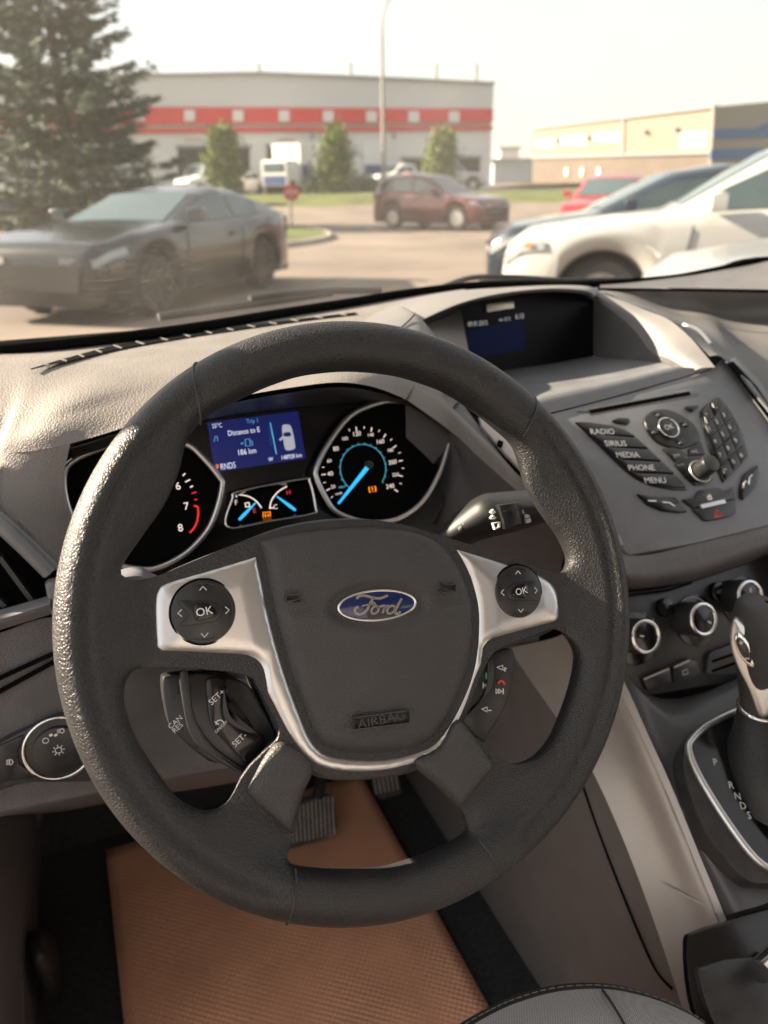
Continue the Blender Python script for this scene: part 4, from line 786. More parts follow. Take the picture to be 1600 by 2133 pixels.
# ================================================================== CONSOLE, LEVER, FLOOR, PEDALS, SEAT
con = empty('centre_console', (0.39, -0.05, -0.65), 'dark centre console with bronze side trim and a silver-framed shift gate', 'console')
trim_u = [Q(1240, 1290, X=.30), Q(1275, 1365, X=.295), Q(1310, 1440, X=.292), Q(1355, 1540, X=.29), Q(1400, 1640, X=.29), Q(1455, 1775, X=.29), Q(1510, 1908, X=.29), Q(1600, 2140, X=.29)]
trim_m = [Q(1150, 1330, X=.284), Q(1190, 1400, X=.280), Q(1240, 1480, X=.278), Q(1300, 1590, X=.276), Q(1345, 1690, X=.276), Q(1400, 1820, X=.276), Q(1450, 1950, X=.276), Q(1530, 2160, X=.276)]
trim_l = [Q(1060, 1350, X=.262), Q(1100, 1410, X=.262), Q(1170, 1510, X=.26), Q(1230, 1600, X=.258), Q(1282, 1710, X=.258), Q(1330, 1830, X=.258), Q(1385, 1985, X=.258), Q(1440, 2160, X=.258)]
loft('side_trim', [trim_u, [(a * .65 + b * .35) + T(-.003, -.001, .002) for a, b in zip(trim_u, trim_m)], trim_m, trim_l], M_TAN, con, 6, 5)
tube('trim_line', catmull([(a * .8 + b * .2) + T(-.003, -.001, .002) for a, b in zip(trim_u, trim_m)], 5), .0010, M_TAN, con, 6)
tube('trim_joint', [Q(1312, 1790, X=.2625), Q(1400, 1850, X=.272), Q(1502, 1905, X=.287)], .0008, M_TAN, con, 6)
mir = lambda L_: [T(.78 - p[0], p[1], p[2]) for p in L_]
loft('side_trim', [mir(trim_u), mir([(a * .65 + b * .35) + T(-.003, -.001, .002) for a, b in zip(trim_u, trim_m)]), mir(trim_m), mir(trim_l)], M_TAN, con, 6, 5)
wl = [p + T(.002, 0, -.001) for p in trim_l]
wb = [T(.256, p[1] + .05, -.66) for p in wl]
wm = [T(.252, p[1] + .02, p[2] * .55 - .66 * .45) for p in wl]
M_KNEE = mat('knee_brown_plastic', (0.15, 0.137, 0.130), 0.55, bump=('noise', .001, .00006), noise=(30, 0.1, 0.05))
loft('side_wall', [wl, wm, wb], M_KNEE, con, 5, 5); loft('side_wall', [mir(wl), mir(wm), mir(wb)], M_KNEE, con, 5, 5)
loft('side_wall_front', [[T(.30, .24, -.16), T(.285, .40, -.20), T(.28, .62, -.22)], [T(.262, .20, -.33), T(.262, .38, -.34), T(.262, .62, -.35)], [T(.256, .20, -.66), T(.256, .40, -.66), T(.256, .62, -.66)]], M_KNEE, con, 4, 4)
loft('side_wall_front', [mir([T(.30, .24, -.16), T(.285, .40, -.20), T(.28, .62, -.22)]), mir([T(.262, .20, -.33), T(.262, .38, -.34), T(.262, .62, -.35)]), mir([T(.256, .20, -.66), T(.256, .40, -.66), T(.256, .62, -.66)])], M_KNEE, con, 4, 4)
tube('wall_seam', catmull([Q(1215, 1640, X=.2565), Q(1250, 1740, X=.2565), Q(1300, 1870, X=.2555), Q(1360, 2010, X=.2545), Q(1400, 2060, X=.2535)], 5), .0012, M_DEEP, con, 6)
FG = Frame((.34, .012, -.25), tilt(57))
fg = lambda x, y, d=0: FG.to(FG.px(x, y, d), d)
top_d = -.012
M_CON = mat('console_top_plastic', (0.075, 0.075, 0.080), 0.40, noise=(40, 0.1, 0.05), bump=('noise', .0009, .00006))
loft('console_top', [[trim_u[0] + T(.002, 0, 0), Q(1300, 1400, Y=.105), Q(1380, 1455, Y=.095), Q(1500, 1430, Y=.095), T(.49, .10, -.24)],
                     [trim_u[2] + T(.001, 0, -.001), fg(1340, 1460, top_d), fg(1410, 1500, top_d), fg(1500, 1450, top_d), T(.49, .07, -.22)],
                     [trim_u[4] + T(.001, 0, -.001), fg(1420, 1650, top_d), fg(1500, 1640, top_d), fg(1600, 1600, top_d), T(.49, .0, -.262)],
                     [trim_u[6] + T(.001, 0, -.001), fg(1540, 1898, top_d), fg(1600, 1880, top_d), fg(1680, 1840, top_d), T(.49, -.08, -.315)]], M_CON, con, 6, 6)
gate = pprism('gate_surround', FG, [(1422,1580),(1440,1535),(1480,1498),(1560,1462),(1680,1440),(1720,1700),(1690,1832),(1600,1842),(1560,1836),(1520,1800),(1470,1730),(1436,1650)], -.03, .006, M_BLK, con, .004, 3)
tr = [(1436,1560),(1446,1536),(1478,1508),(1540,1478),(1620,1452),(1700,1440),(1730,1640),(1700,1800),(1640,1815),(1600,1806),(1568,1780),(1530,1730),(1490,1670),(1455,1610)]
uv = catmull(FG.pts(tr, .008), 6, True); tube('gate_trim', [FG.to(p, .007) for p in uv], .0036, M_SATIN, con, 10, True, flat=1.0)
prism('gate_plate', FG, inset(np.array(ccw(uv)), .002), .004, .0075, M_GLOSS, con, 0)
for s_, x, y in (('P', 1490, 1588), ('R', 1523, 1636), ('N', 1537, 1659), ('D', 1548, 1679), ('S', 1561, 1699)): text(s_, FG, FG.px(x, y, .008), .0088, .0079, M_WHITE, con, R(-22), 'gear_letter')
cup = pprism('cup_holder', FG, [(1430,1960),(1450,1938),(1520,1915),(1640,1885),(1760,1900),(1760,2160),(1560,2260),(1480,2180),(1440,2080)], -.016, -.010, M_GLOSS, con, .003, 3, d=-.010)
loft('cup_wall', [[Q(1432, 1960, X=.30), Q(1445, 2060, X=.30), Q(1500, 2180, X=.30)], [Q(1445, 1985, X=.31), Q(1462, 2070, X=.31), Q(1520, 2190, X=.31)]], M_CON, con, 4, 3)
pprism('cup_tray', FG, [(1452,2030),(1470,2010),(1530,1995),(1620,2000),(1700,2060),(1600,2200),(1500,2160)], -.010, -.004, M_BLK, con, .003, 3, d=-.006)
cz = fg(1590, 2012, .008); tube('lighter_socket', [cz + T(-.010, -.004, .004), cz + T(.020, .006, -.006)], .0085, M_CHROME, con, 20)
# gear lever
lev = empty('gear_lever', fg(1600, 1620, 0), 'black leather gear lever with silver side plate and a thumb switch', 'gear lever')
XL = .385
kb = [Q(1545, 1490, X=.372), Q(1548, 1440, X=.374), Q(1550, 1380, X=.377), Q(1558, 1320, X=.381), Q(1572, 1275, X=.386)]
def ring3(c, rx, ry, n=20, tl=0): return [c + T(rx * math.cos(a), ry * math.sin(a), tl * math.sin(a)) for a in np.linspace(0, 2 * math.pi, n)]
base = fg(1610, 1640, .008); kx = Q(1580, 1480, X=.385); kd = (Q(1600, 1270, X=.392) - kx)
loft('lever_boot', [ring3(base + T(.005, 0, -.01), .042, .052), ring3(base * .7 + kx * .3, .034, .04), ring3(base * .35 + kx * .65, .026, .028), ring3(kx + T(.003, 0, .0), .020, .020)], mat('boot_leather', (.018, .018, .019), .5, bump=('noise', .004, .0008)), lev, 2, 5)
tube('lever_collar', ring3(kx + T(.003, 0, .002), .0195, .0195, 25), .0022, M_CHROME, lev, 8)
loft('lever_shaft', [ring3(kx + T(.003, 0, 0), .018, .018), ring3(kx + kd * .25, .019, .020), ring3(kx + kd * .5, .022, .026), ring3(kx + kd * .72, .0235, .031), ring3(kx + kd * .9, .022, .033), ring3(kx + kd * 1.03, .016, .026), ring3(kx + kd * 1.07, .002, .004)], M_PAD, lev, 2, 5)
FL = Frame(Q(1560, 1360, X=.372), (-.80, -.55, .22))
lp = pprism('lever_side_plate', FL, [(1524,1296),(1534,1290),(1550,1302),(1580,1345),(1605,1400),(1605,1460),(1600,1490),(1580,1492),(1560,1440),(1535,1390),(1520,1340)], -.008, .005, M_SATIN, lev, .003, 3)
th = pprism('thumb_switch', FL, [(1528,1330),(1540,1318),(1560,1340),(1574,1375),(1570,1392),(1556,1386),(1538,1362)], .004, .0085, M_CHROME, lp, .0018, 3)
pprism('thumb_key', FL, [(1532,1336),(1541,1328),(1556,1346),(1566,1372),(1562,1382),(1550,1372),(1540,1358)], .008, .0100, M_GLOSS, th, .0008, 3)
ig = Geo(); pstroke(FL, [(1540,1340),(1548,1338)], .0009, .0098, .0108, ig); pstroke(FL, [(1543,1335),(1545,1343)], .0009, .0098, .0108, ig); pstroke(FL, [(1552,1372),(1561,1372)], .0009, .0098, .0108, ig); ig.build('plus_minus_marks', M_WHITE, th)
# floor
M_CARP = mat('carpet', (0.030, 0.030, 0.031), 0.95, bump=('noise', .0025, .002), noise=(120, .35))
fl = mesh('floor', [T(-.60, -1.6, -.66), T(1.35, -1.6, -.66), T(1.35, .70, -.66), T(-.60, .70, -.66)], [(0, 1, 2, 3)], M_CARP); tag(fl, 'black carpeted footwell floor of the car', kind='structure')
toe = mesh('toe_board', [T(-.60, .585, -.656), T(.40, .585, -.656), T(.40, .69, -.40), T(-.60, .69, -.40)], [(0, 1, 2, 3)], M_CARP); tag(toe, 'sloping carpeted toe board behind the pedals', kind='structure')
# mat with pressed dimples
M_MAT = bpy.data.materials.new('kraft_mat'); M_MAT.use_nodes = True; n = M_MAT.node_tree; b = n.nodes['Principled BSDF']; b.inputs['Roughness'].default_value = .75
tc = n.nodes.new('ShaderNodeTexCoord'); mpn = n.nodes.new('ShaderNodeMapping'); mpn.inputs['Scale'].default_value = (165, 165, 165); mpn.inputs['Rotation'].default_value = (0, 0, R(38)); n.links.new(tc.outputs['Object'], mpn.inputs[0])
vo = n.nodes.new('ShaderNodeTexVoronoi'); vo.inputs['Scale'].default_value = 1.0; vo.inputs['Randomness'].default_value = 0.0; n.links.new(mpn.outputs[0], vo.inputs['Vector'])
cr = n.nodes.new('ShaderNodeMapRange'); cr.inputs[1].default_value = .15; cr.inputs[2].default_value = .65; n.links.new(vo.outputs['Distance'], cr.inputs[0])
mx = n.nodes.new('ShaderNodeMix'); mx.data_type = 'RGBA'; mx.inputs[6].default_value = (.95, .50, .315, 1); mx.inputs[7].default_value = (.84, .41, .245, 1); n.links.new(cr.outputs[0], mx.inputs[0])
nz = n.nodes.new('ShaderNodeTexNoise'); nz.inputs['Scale'].default_value = 9; nz.inputs['Detail'].default_value = 5; n.links.new(tc.outputs['Object'], nz.inputs['Vector'])
hs = n.nodes.new('ShaderNodeHueSaturation'); mp2 = n.nodes.new('ShaderNodeMapRange'); mp2.inputs[1].default_value = .35; mp2.inputs[2].default_value = .65; mp2.inputs[3].default_value = .84; mp2.inputs[4].default_value = 1.08; n.links.new(nz.outputs[0], mp2.inputs[0]); n.links.new(mp2.outputs[0], hs.inputs['Value']); n.links.new(mx.outputs[2], hs.inputs['Color']); n.links.new(hs.outputs[0], b.inputs['Base Color'])
bp = n.nodes.new('ShaderNodeBump'); bp.inputs['Distance'].default_value = .0012; bp.invert = True; n.links.new(cr.outputs[0], bp.inputs['Height']); n.links.new(bp.outputs[0], b.inputs['Normal'])
gm = Geo(); nx, ny = 24, 36
for j in range(ny + 1):
    for i in range(nx + 1):
        x = -.219 + .402 * i / nx; y = -.25 + .80 * j / ny
        gm.v.append((x, y, -.650 + .0025 * math.sin(x * 17 + 1) * math.sin(y * 11) + .004 * max(0, (y - .45) / .1) ** 2))
for j in range(ny):
    for i in range(nx): k = j * (nx + 1) + i; gm.f.append((k, k + 1, k + nx + 2, k + nx + 1))
mo = gm.build('floor_mat', M_MAT, None, 60); md = mo.modifiers.new('thickness', 'SOLIDIFY'); md.thickness = .003
tag(mo, 'orange-brown dimpled paper mat lying in the driver footwell under the pedals', 'floor mat')
# pedals
M_RUB = mat('pedal_rubber', (.05, .046, .043), .7, noise=(60, .25)); M_RIB = mat('pedal_rib', (.34, .30, .27), .6, noise=(60, .25))
bpd = empty('brake_pedal', Q(650, 1760, Y=.44), 'wide ribbed brake pedal hanging above the orange mat', 'pedal')
FB = Frame(Q(650, 1710, Y=.44), tilt(38))
pprism('pedal_pad', FB, [(588,1765),(600,1690),(632,1664),(688,1655),(700,1690),(697,1738),(640,1758)], -.012, 0, M_RUB, bpd, .003, 3)
for k in range(12):
    x = 598 + k * 8.6; y0, y1 = 1688 - k * 3.2, 1758 - k * 1.6; a_ = Geo(); pstroke(FB, [(x, max(y0, 1660)), (x + 4, y1)], .0024, -.001, .0032, a_); a_.build('pad_rib', M_RIB, bpd)
tube('pedal_arm', [Q(660, 1665, Y=.455), Q(668, 1630, Y=.47), Q(672, 1590, Y=.50), Q(660, 1480, Y=.55)], .009, M_BLK, bpd, 8)
apd = empty('accelerator_pedal', Q(805, 1660, Y=.46), 'narrow ribbed accelerator pedal to the right of the brake pedal', 'pedal')
FA = Frame(Q(805, 1620, Y=.46), tilt(42))
pprism('pedal_pad', FA, [(770,1590),(826,1582),(838,1648),(834,1654),(800,1664),(792,1660)], -.012, 0, M_RUB, apd, .003)
for k in range(6): x = 779 + k * 9; a_ = Geo(); pstroke(FA, [(x - 4, 1596 - k * 1.5), (x + 6, 1655 - k * 2)], .0022, -.001, .003, a_); a_.build('pad_rib', M_RIB, apd)
tube('pedal_arm', [Q(800, 1590, Y=.475), Q(795, 1540, Y=.52), Q(790, 1480, Y=.57)], .008, M_BLK, apd, 8)
# sill and kick panel by the open door
kp = empty('door_sill_trim', (-.32, .1, -.66), 'dark plastic kick panel and sill trim by the open driver door', 'trim panel')
loft('kick_panel', [[T(-.275, .60, -.28), T(-.28, .35, -.27), T(-.285, .20, -.26), T(-.29, .12, -.30)], [T(-.29, .60, -.48), T(-.295, .35, -.47), T(-.30, .18, -.46), T(-.31, .05, -.50)], [T(-.31, .60, -.66), T(-.315, .35, -.66), T(-.32, .10, -.655), T(-.325, -.10, -.63)]], M_LOW, kp, 5, 5)
loft('sill_trim', [[T(-.325, -.9, -.60), T(-.325, -.1, -.62), T(-.315, .12, -.60), T(-.30, .25, -.50)], [T(-.36, -.9, -.565), T(-.36, -.1, -.57), T(-.36, .1, -.545), T(-.36, .2, -.45)], [T(-.43, -.9, -.565), T(-.43, -.1, -.57), T(-.43, .1, -.545), T(-.43, .2, -.45)]], M_LOW, kp, 5, 5)
pl = loft('hood_release', [[Q(68, 1940, X=-.293), Q(95, 1935, X=-.291)], [Q(80, 2000, X=-.286), Q(118, 1995, X=-.282)], [Q(100, 2080, X=-.290), Q(128, 2060, X=-.286)]], M_BLK, kp, 4, 4, thick=.01)
# driver's seat front corner
M_FAB = bpy.data.materials.new('seat_fabric'); M_FAB.use_nodes = True; n = M_FAB.node_tree; b = n.nodes['Principled BSDF']; b.inputs['Roughness'].default_value = .9
tc = n.nodes.new('ShaderNodeTexCoord'); ck = n.nodes.new('ShaderNodeTexChecker'); ck.inputs['Scale'].default_value = 900; ck.inputs['Color1'].default_value = (.22, .215, .215, 1); ck.inputs['Color2'].default_value = (.42, .41, .415, 1)
n.links.new(tc.outputs['Object'], ck.inputs['Vector']); n.links.new(ck.outputs[0], b.inputs['Base Color'])
bp = n.nodes.new('ShaderNodeBump'); bp.inputs['Distance'].default_value = .0006; n.links.new(ck.outputs[1], bp.inputs['Height']); n.links.new(bp.outputs[0], b.inputs['Normal'])
seat = empty('driver_seat', (0, -.4, -.66), 'grey woven fabric driver seat cushion with stitched black edge', 'seat')
SZ = -.33
e0 = [Q(960, 2150, Z=SZ), Q(1020, 2115, Z=SZ), Q(1080, 2088, Z=SZ), Q(1160, 2066, Z=SZ), Q(1250, 2060, Z=SZ), Q(1330, 2072, Z=SZ), Q(1410, 2100, Z=SZ), Q(1470, 2135, Z=SZ), Q(1540, 2200, Z=SZ)]
e1 = [p + T(0, -.05, .016) for p in e0]; e2 = [p + T(0, -.14, .022) for p in e0]; e3 = [p + T(0, -.35, .01) for p in e0]
loft('cushion_top', [e0, e1, e2, e3], M_FAB, seat, 6, 5)
M_SB = mat('seat_bolster', (.030, .029, .030), .7, bump=('leather', .002, .0003))
s1 = [p + T(.004, .012, -.012) for p in e0]; s2 = [p + T(.006, .010, -.05) for p in e0]; s3 = [T(p[0], p[1] - .03, -.52) for p in e0]
loft('cushion_front', [e0, s1, s2, s3], M_SB, seat, 6, 4)
for k, p in enumerate(catmull(e0, 9)[2:-2:2]): pass
M_ST = mat('stitch_thread', (.16, .155, .15), .8)
ep = catmull(e0, 14)
stg = Geo()
for k in range(4, len(ep) - 6, 3): tube_geo([ep[k] + T(0, .003, .0006), ep[k + 2] + T(0, .003, .0006)], .0004, 5, geo=stg)
so = stg.build('stitching', M_ST, seat, 60); so['kind'] = 'stuff'
tube('cushion_seam', catmull([Q(1255, 2062, Z=SZ + .002), Q(1275, 2090, Z=SZ + .011), Q(1300, 2133, Z=SZ + .017), Q(1320, 2180, Z=SZ + .02)], 5), .0010, M_SB, seat, 6)

# backrests, headrests and passenger seat: unseen, added to cut light from behind the viewer
def backrest(root, x0, x1, y0):
    loft('backrest', [[T(x0 + .03, y0, -.30), T((x0 + x1) / 2, y0 + .03, -.30), T(x1 - .03, y0, -.30)], [T(x0, y0 - .04, -.10), T((x0 + x1) / 2, y0 - .02, -.10), T(x1, y0 - .04, -.10)], [T(x0 + .02, y0 - .14, .22), T((x0 + x1) / 2, y0 - .13, .22), T(x1 - .02, y0 - .14, .22)], [T(x0 + .08, y0 - .19, .32), T((x0 + x1) / 2, y0 - .18, .33), T(x1 - .08, y0 - .19, .32)]], M_FAB, root, 5, 5, thick=.09)
    abox('headrest', ((x0 + x1) / 2 - .12, y0 - .27, .35), ((x0 + x1) / 2 + .12, y0 - .17, .53), M_FAB, root, .03)
backrest(seat, -.22, .22, -.68)
ps = empty('passenger_seat', (.78, -.4, -.66), 'grey fabric passenger seat beyond the centre console', 'seat')
loft('cushion_top', [[T(.56, -.12, -.34), T(.78, -.10, -.33), T(1.0, -.12, -.34)], [T(.55, -.35, -.33), T(.78, -.35, -.35), T(1.01, -.35, -.33)], [T(.56, -.66, -.36), T(.78, -.66, -.37), T(1.0, -.66, -.36)]], M_FAB, ps, 5, 5, thick=.10)
backrest(ps, .56, 1.0, -.68)
# ================================================================== THE CAR'S SHELL, WINDSCREEN, WIPERS
M_PRIV = bpy.data.materials.new('privacy_glass'); M_PRIV.use_nodes = True; _n = M_PRIV.node_tree; _n.nodes.clear(); _o = _n.nodes.new('ShaderNodeOutputMaterial'); _t = _n.nodes.new('ShaderNodeBsdfTransparent'); _t.inputs[0].default_value = (.42, .44, .44, 1); _n.links.new(_t.outputs[0], _o.inputs[0])  # unseen rear glass, tint set by how much light enters from behind
body = empty('car_body', (0.39, -.4, -.9), 'shell of the car around the cabin: roof, pillars, passenger door and bonnet', 'car body')
M_PAINT = mat('bonnet_paint', (.05, .052, .055), .25, .3, coat=.6)
M_HEAD = mat('headliner', (.58, .57, .55), .9)  # kept pale to bounce light down into the cabin
loft('roof', [[T(-.20, -.10, .60), T(.10, -.02, .635), T(.68, -.02, .635), T(.98, -.10, .60)], [T(-.24, -.8, .66), T(.1, -.8, .70), T(.68, -.8, .70), T(1.02, -.8, .66)], [T(-.22, -2.0, .58), T(.1, -2.0, .62), T(.68, -2.0, .62), T(1.0, -2.0, .58)]], M_HEAD, body, 4, 4, thick=.03)  # roof out of view, added to hold sky light off the interior
for sx, x0, x1 in ((-1, -.50, -.21), (1, 1.28, .99)):
    tube('front_pillar', [T(x0, .43, .08), T(x0 * .6 + x1 * .4, .24, .32), T(x1, -.08, .60)], .034, M_LOW, body, 10)
    tube('middle_pillar', [T(x0, -.95, -.60), T(x0, -.95, .05), T(x1, -.90, .62)], .06, M_LOW, body, 8)
    tube('rear_pillar', [T(x0, -1.9, -.10), T(x0, -1.9, .05), T(x1, -1.85, .60)], .12, M_LOW, body, 8)
for xw, zt_ in ((-.56, .03), (1.34, -.08)): abox('front_wing', (xw - .05, .36, -.95), (xw + .05, 1.6, zt_), M_PAINT, body, .02)  # out of view, added to keep direct sun off the seat
hd = T(-.95, -.31, 0); hp = T(-.56, .36, 0); hn = T(.31, -.95, 0)   # the driver's door stands open; added out of view to shade the seat
dd = box_geo(hp + hd * .52 + T(0, 0, -.29), hd, (0, 0, 1), hn, .50, .36, .045, bev=.02).build('driver_door', M_LOW, body, 40)
tube('window_frame', [hp + hd * .05 + T(0, 0, .08), hp + hd * .35 + T(0, 0, .36), hp + hd * .62 + T(0, 0, .55), hp + hd * 1.0 + T(0, 0, .56), hp + hd * 1.0 + T(0, 0, .06)], .022, M_LOW, dd, 8)
box_geo(hp + hd * .20 - hn * .14 + T(0, 0, .14), hd, (0, 0, 1), hn, .12, .085, .07, bev=.03).build('door_mirror', M_PAINT, dd, 40)
abox('rear_wall', (-.55, -2.1, -.66), (1.33, -2.04, .10), M_LOW, body)  # unseen rear enclosure from here, added to reduce light from behind
mesh('rear_window', [T(-.52, -2.05, .08), T(1.30, -2.05, .08), T(1.02, -1.98, .62), T(-.24, -1.98, .62)], [(0, 1, 2, 3)], M_PRIV, body)
for x0, x1 in ((-.54, -.22), (1.32, 1.0)): mesh('rear_side_window', [T(x0, -.95, .04), T(x0, -2.0, .04), T(x1, -2.0, .62), T(x1, -.95, .64)], [(0, 1, 2, 3)], M_PRIV, body)
abox('rear_door', (1.26, -2.0, -.66), (1.34, -1.0, .04), M_LOW, body, .02)
abox('passenger_door', (1.24, -.92, -.66), (1.34, .30, .04), M_LOW, body, .02)
abox('rear_door', (-.58, -2.0, -.66), (-.50, -1.0, .04), M_LOW, body, .02)
loft('bonnet', [[T(-.42, .62, .03), T(.39, .82, .045), T(1.20, .62, .03)], [T(-.45, 1.1, -.02), T(.39, 1.25, .0), T(1.23, 1.1, -.02)], [T(-.40, 1.6, -.14), T(.39, 1.75, -.12), T(1.18, 1.6, -.14)], [T(-.35, 1.72, -.35), T(.39, 1.9, -.35), T(1.13, 1.72, -.35)]], M_PAINT, body, 6, 5)
# windscreen: thin dusty, scratched glass
mt = bpy.data.materials.new('dusty_glass'); mt.use_nodes = True; n = mt.node_tree; n.nodes.clear()
out = n.nodes.new('ShaderNodeOutputMaterial'); tr_ = n.nodes.new('ShaderNodeBsdfTransparent'); tr_.inputs[0].default_value = (.71, .73, .71, 1)
gl = n.nodes.new('ShaderNodeBsdfGlossy'); gl.inputs['Roughness'].default_value = .02; gl.inputs[0].default_value = (1, 1, 1, 1)
df = n.nodes.new('ShaderNodeBsdfDiffuse'); df.inputs[0].default_value = (.80, .78, .74, 1)
tl = n.nodes.new('ShaderNodeBsdfTranslucent'); tl.inputs[0].default_value = (.80, .78, .74, 1)
ds = n.nodes.new('ShaderNodeMixShader'); ds.inputs[0].default_value = .7; n.links.new(df.outputs[0], ds.inputs[1]); n.links.new(tl.outputs[0], ds.inputs[2])
tc = n.nodes.new('ShaderNodeTexCoord')
def scratch(rot, scale, lo, hi):
    mp_ = n.nodes.new('ShaderNodeMapping'); mp_.inputs['Rotation'].default_value = (0, R(18), R(rot)); mp_.inputs['Scale'].default_value = (scale * .05, scale, scale)
    n.links.new(tc.outputs['Object'], mp_.inputs[0]); nz_ = n.nodes.new('ShaderNodeTexNoise'); nz_.inputs['Scale'].default_value = 1.0; nz_.inputs['Detail'].default_value = 2; nz_.inputs['Distortion'].default_value = .3
    n.links.new(mp_.outputs[0], nz_.inputs['Vector']); r_ = n.nodes.new('ShaderNodeMapRange'); r_.inputs[1].default_value = lo; r_.inputs[2].default_value = hi; n.links.new(nz_.outputs[0], r_.inputs[0]); return r_
sA = scratch(14, 420, .60, .70); sB = scratch(-22, 560, .60, .70)
cl_ = n.nodes.new('ShaderNodeTexNoise'); cl_.inputs['Scale'].default_value = 4.5; cl_.inputs['Detail'].default_value = 3; n.links.new(tc.outputs['Object'], cl_.inputs['Vector'])
cm = n.nodes.new('ShaderNodeMapRange'); cm.inputs[1].default_value = .38; cm.inputs[2].default_value = .68; cm.inputs[3].default_value = .007; cm.inputs[4].default_value = .024; n.links.new(cl_.outputs[0], cm.inputs[0])
cs = n.nodes.new('ShaderNodeMapRange'); cs.inputs[1].default_value = .45; cs.inputs[2].default_value = .70; cs.inputs[3].default_value = .0; cs.inputs[4].default_value = .030; n.links.new(cl_.outputs[0], cs.inputs[0])
ma = n.nodes.new('ShaderNodeMath'); ma.operation = 'MAXIMUM'; n.links.new(sA.outputs[0], ma.inputs[0]); n.links.new(sB.outputs[0], ma.inputs[1])
mb = n.nodes.new('ShaderNodeMath'); mb.operation = 'MULTIPLY_ADD'; n.links.new(ma.outputs[0], mb.inputs[0]); n.links.new(cs.outputs[0], mb.inputs[1]); n.links.new(cm.outputs[0], mb.inputs[2])
m1 = n.nodes.new('ShaderNodeMixShader'); n.links.new(mb.outputs[0], m1.inputs[0]); n.links.new(tr_.outputs[0], m1.inputs[1]); n.links.new(ds.outputs[0], m1.inputs[2])
fr_ = n.nodes.new('ShaderNodeFresnel'); fr_.inputs[0].default_value = 1.20
m2 = n.nodes.new('ShaderNodeMixShader'); n.links.new(fr_.outputs[0], m2.inputs[0]); n.links.new(m1.outputs[0], m2.inputs[1]); n.links.new(gl.outputs[0], m2.inputs[2]); n.links.new(m2.outputs[0], out.inputs[0])
base_l = [T(-.48, .42, .105), Q(-90, 716, Z=.111), Q(250, 697, Z=.111), Q(600, 644, Z=.111), Q(850, 603, Z=.111), Q(1110, 584, Z=.111), Q(1400, 574, Z=.113), T(1.27, .42, .12)]
wtop = [T(-.21, -.08, .60), T(-.08, -.05, .61), T(.06, -.02, .62), T(.22, -.01, .63), T(.36, .0, .635), T(.56, -.01, .63), T(.80, -.04, .61), T(.99, -.08, .60)]
wm1 = [(a * .66 + b * .34) + T(0, .025, .012) for a, b in zip(base_l, wtop)]; wm2 = [(a * .33 + b * .67) + T(0, .025, .012) for a, b in zip(base_l, wtop)]
ws = loft('windscreen', [base_l, wm1, wm2, wtop], mt, None, 6, 8); tag(ws, 'dusty scratched windscreen glass above the dashboard', 'windscreen')
M_WIP = mat('wiper_black', (.012, .012, .013), .5)
wa = empty('windscreen_wiper', Q(700, 606, Y=.80), 'black wiper blade resting at the foot of the windscreen before the driver', 'wiper')
tube('blade', catmull([Q(520, 622, Y=.74), Q(600, 613, Y=.76), Q(690, 606, Y=.78), Q(792, 605, Y=.80)], 5), .0055, M_WIP, wa, 8)
tube('arm', catmull([Q(330, 660, Y=.70), Q(520, 634, Y=.74), Q(690, 610, Y=.78)], 4), .006, M_WIP, wa, 8)
wb_ = empty('windscreen_wiper', Q(980, 580, Y=.80), 'thin bent wiper arm at the foot of the windscreen before the passenger', 'wiper')
tube('arm', catmull([Q(850, 620, Y=.78), Q(910, 602, Y=.79), Q(980, 579, Y=.80), Q(1060, 577, Y=.80), Q(1170, 584, Y=.79)], 5), .0045, M_WIP, wb_, 8)
tube('blade', catmull([Q(1000, 589, Y=.79), Q(1150, 586, Y=.79), Q(1300, 582, Y=.78)], 5), .005, M_WIP, wb_, 8)

# ================================================================== OUTSIDE
GZ = -1.12
HR = np.array([.923, -.385, 0.]); HR /= np.linalg.norm(HR); HF = np.array([-HR[1], HR[0], 0.])
def rise(f): s = min(max((f - 43) / 11, 0), 1); t = min(max((f - 62) / 40, 0), 1); return .92 * s * s * (3 - 2 * s) + .3 * t
def loc(r, f, h=0.0): p = CPOS + r * HR + f * HF; p[2] = GZ + rise(f) + h; return p
def gat(px, f, h=0.0):
    """ground point seen in column px at forward distance f"""
    lo, hi = -400.0, 400.0
    for _ in range(50):
        r = (lo + hi) / 2; c = MC.T @ (loc(r, f, h) - CPOS); x = 800 + FPX * c[0] / c[2]
        if x < px: lo = r
        else: hi = r
    return loc(r, f, h)
def ground_sheet(name, r0, r1, f0, f1, mt_, lift=0.0, nr=20, nf=40, edge=None):
    g = Geo()
    for j in range(nf + 1):
        f_ = f0 * (f1 / f0) ** (j / nf) if f0 > 0 else f0 + (f1 - f0) * j / nf
        for i in range(nr + 1):
            r_ = r0 + (r1 - r0) * i / nr; ff = f_ + (edge(r_, j / nf) if edge else 0); g.v.append(loc(r_, ff, lift))
    for j in range(nf):
        for i in range(nr): k = j * (nr + 1) + i; g.f.append((k, k + 1, k + nr + 2, k + nr + 1))
    return g.build(name, mt_, None, 60)
M_ASPH = mat('asphalt', (.155, .124, .102), .9, noise=(.35, .30), bump=('noise', .02, .004))
M_GRASS = mat('grass', (.085, .105, .022), .95, noise=(.6, .35), bump=('noise', .12, .08))
M_DRY = mat('dry_grass', (.22, .165, .045), .95, noise=(.5, .25))
M_KERB = mat('kerb_concrete', (.36, .33, .30), .9, noise=(2, .1))
tag(ground_sheet('ground', -300, 300, -60, 700, M_ASPH, 0, 30, 120), 'pale dusty asphalt of the car park and street', kind='structure')
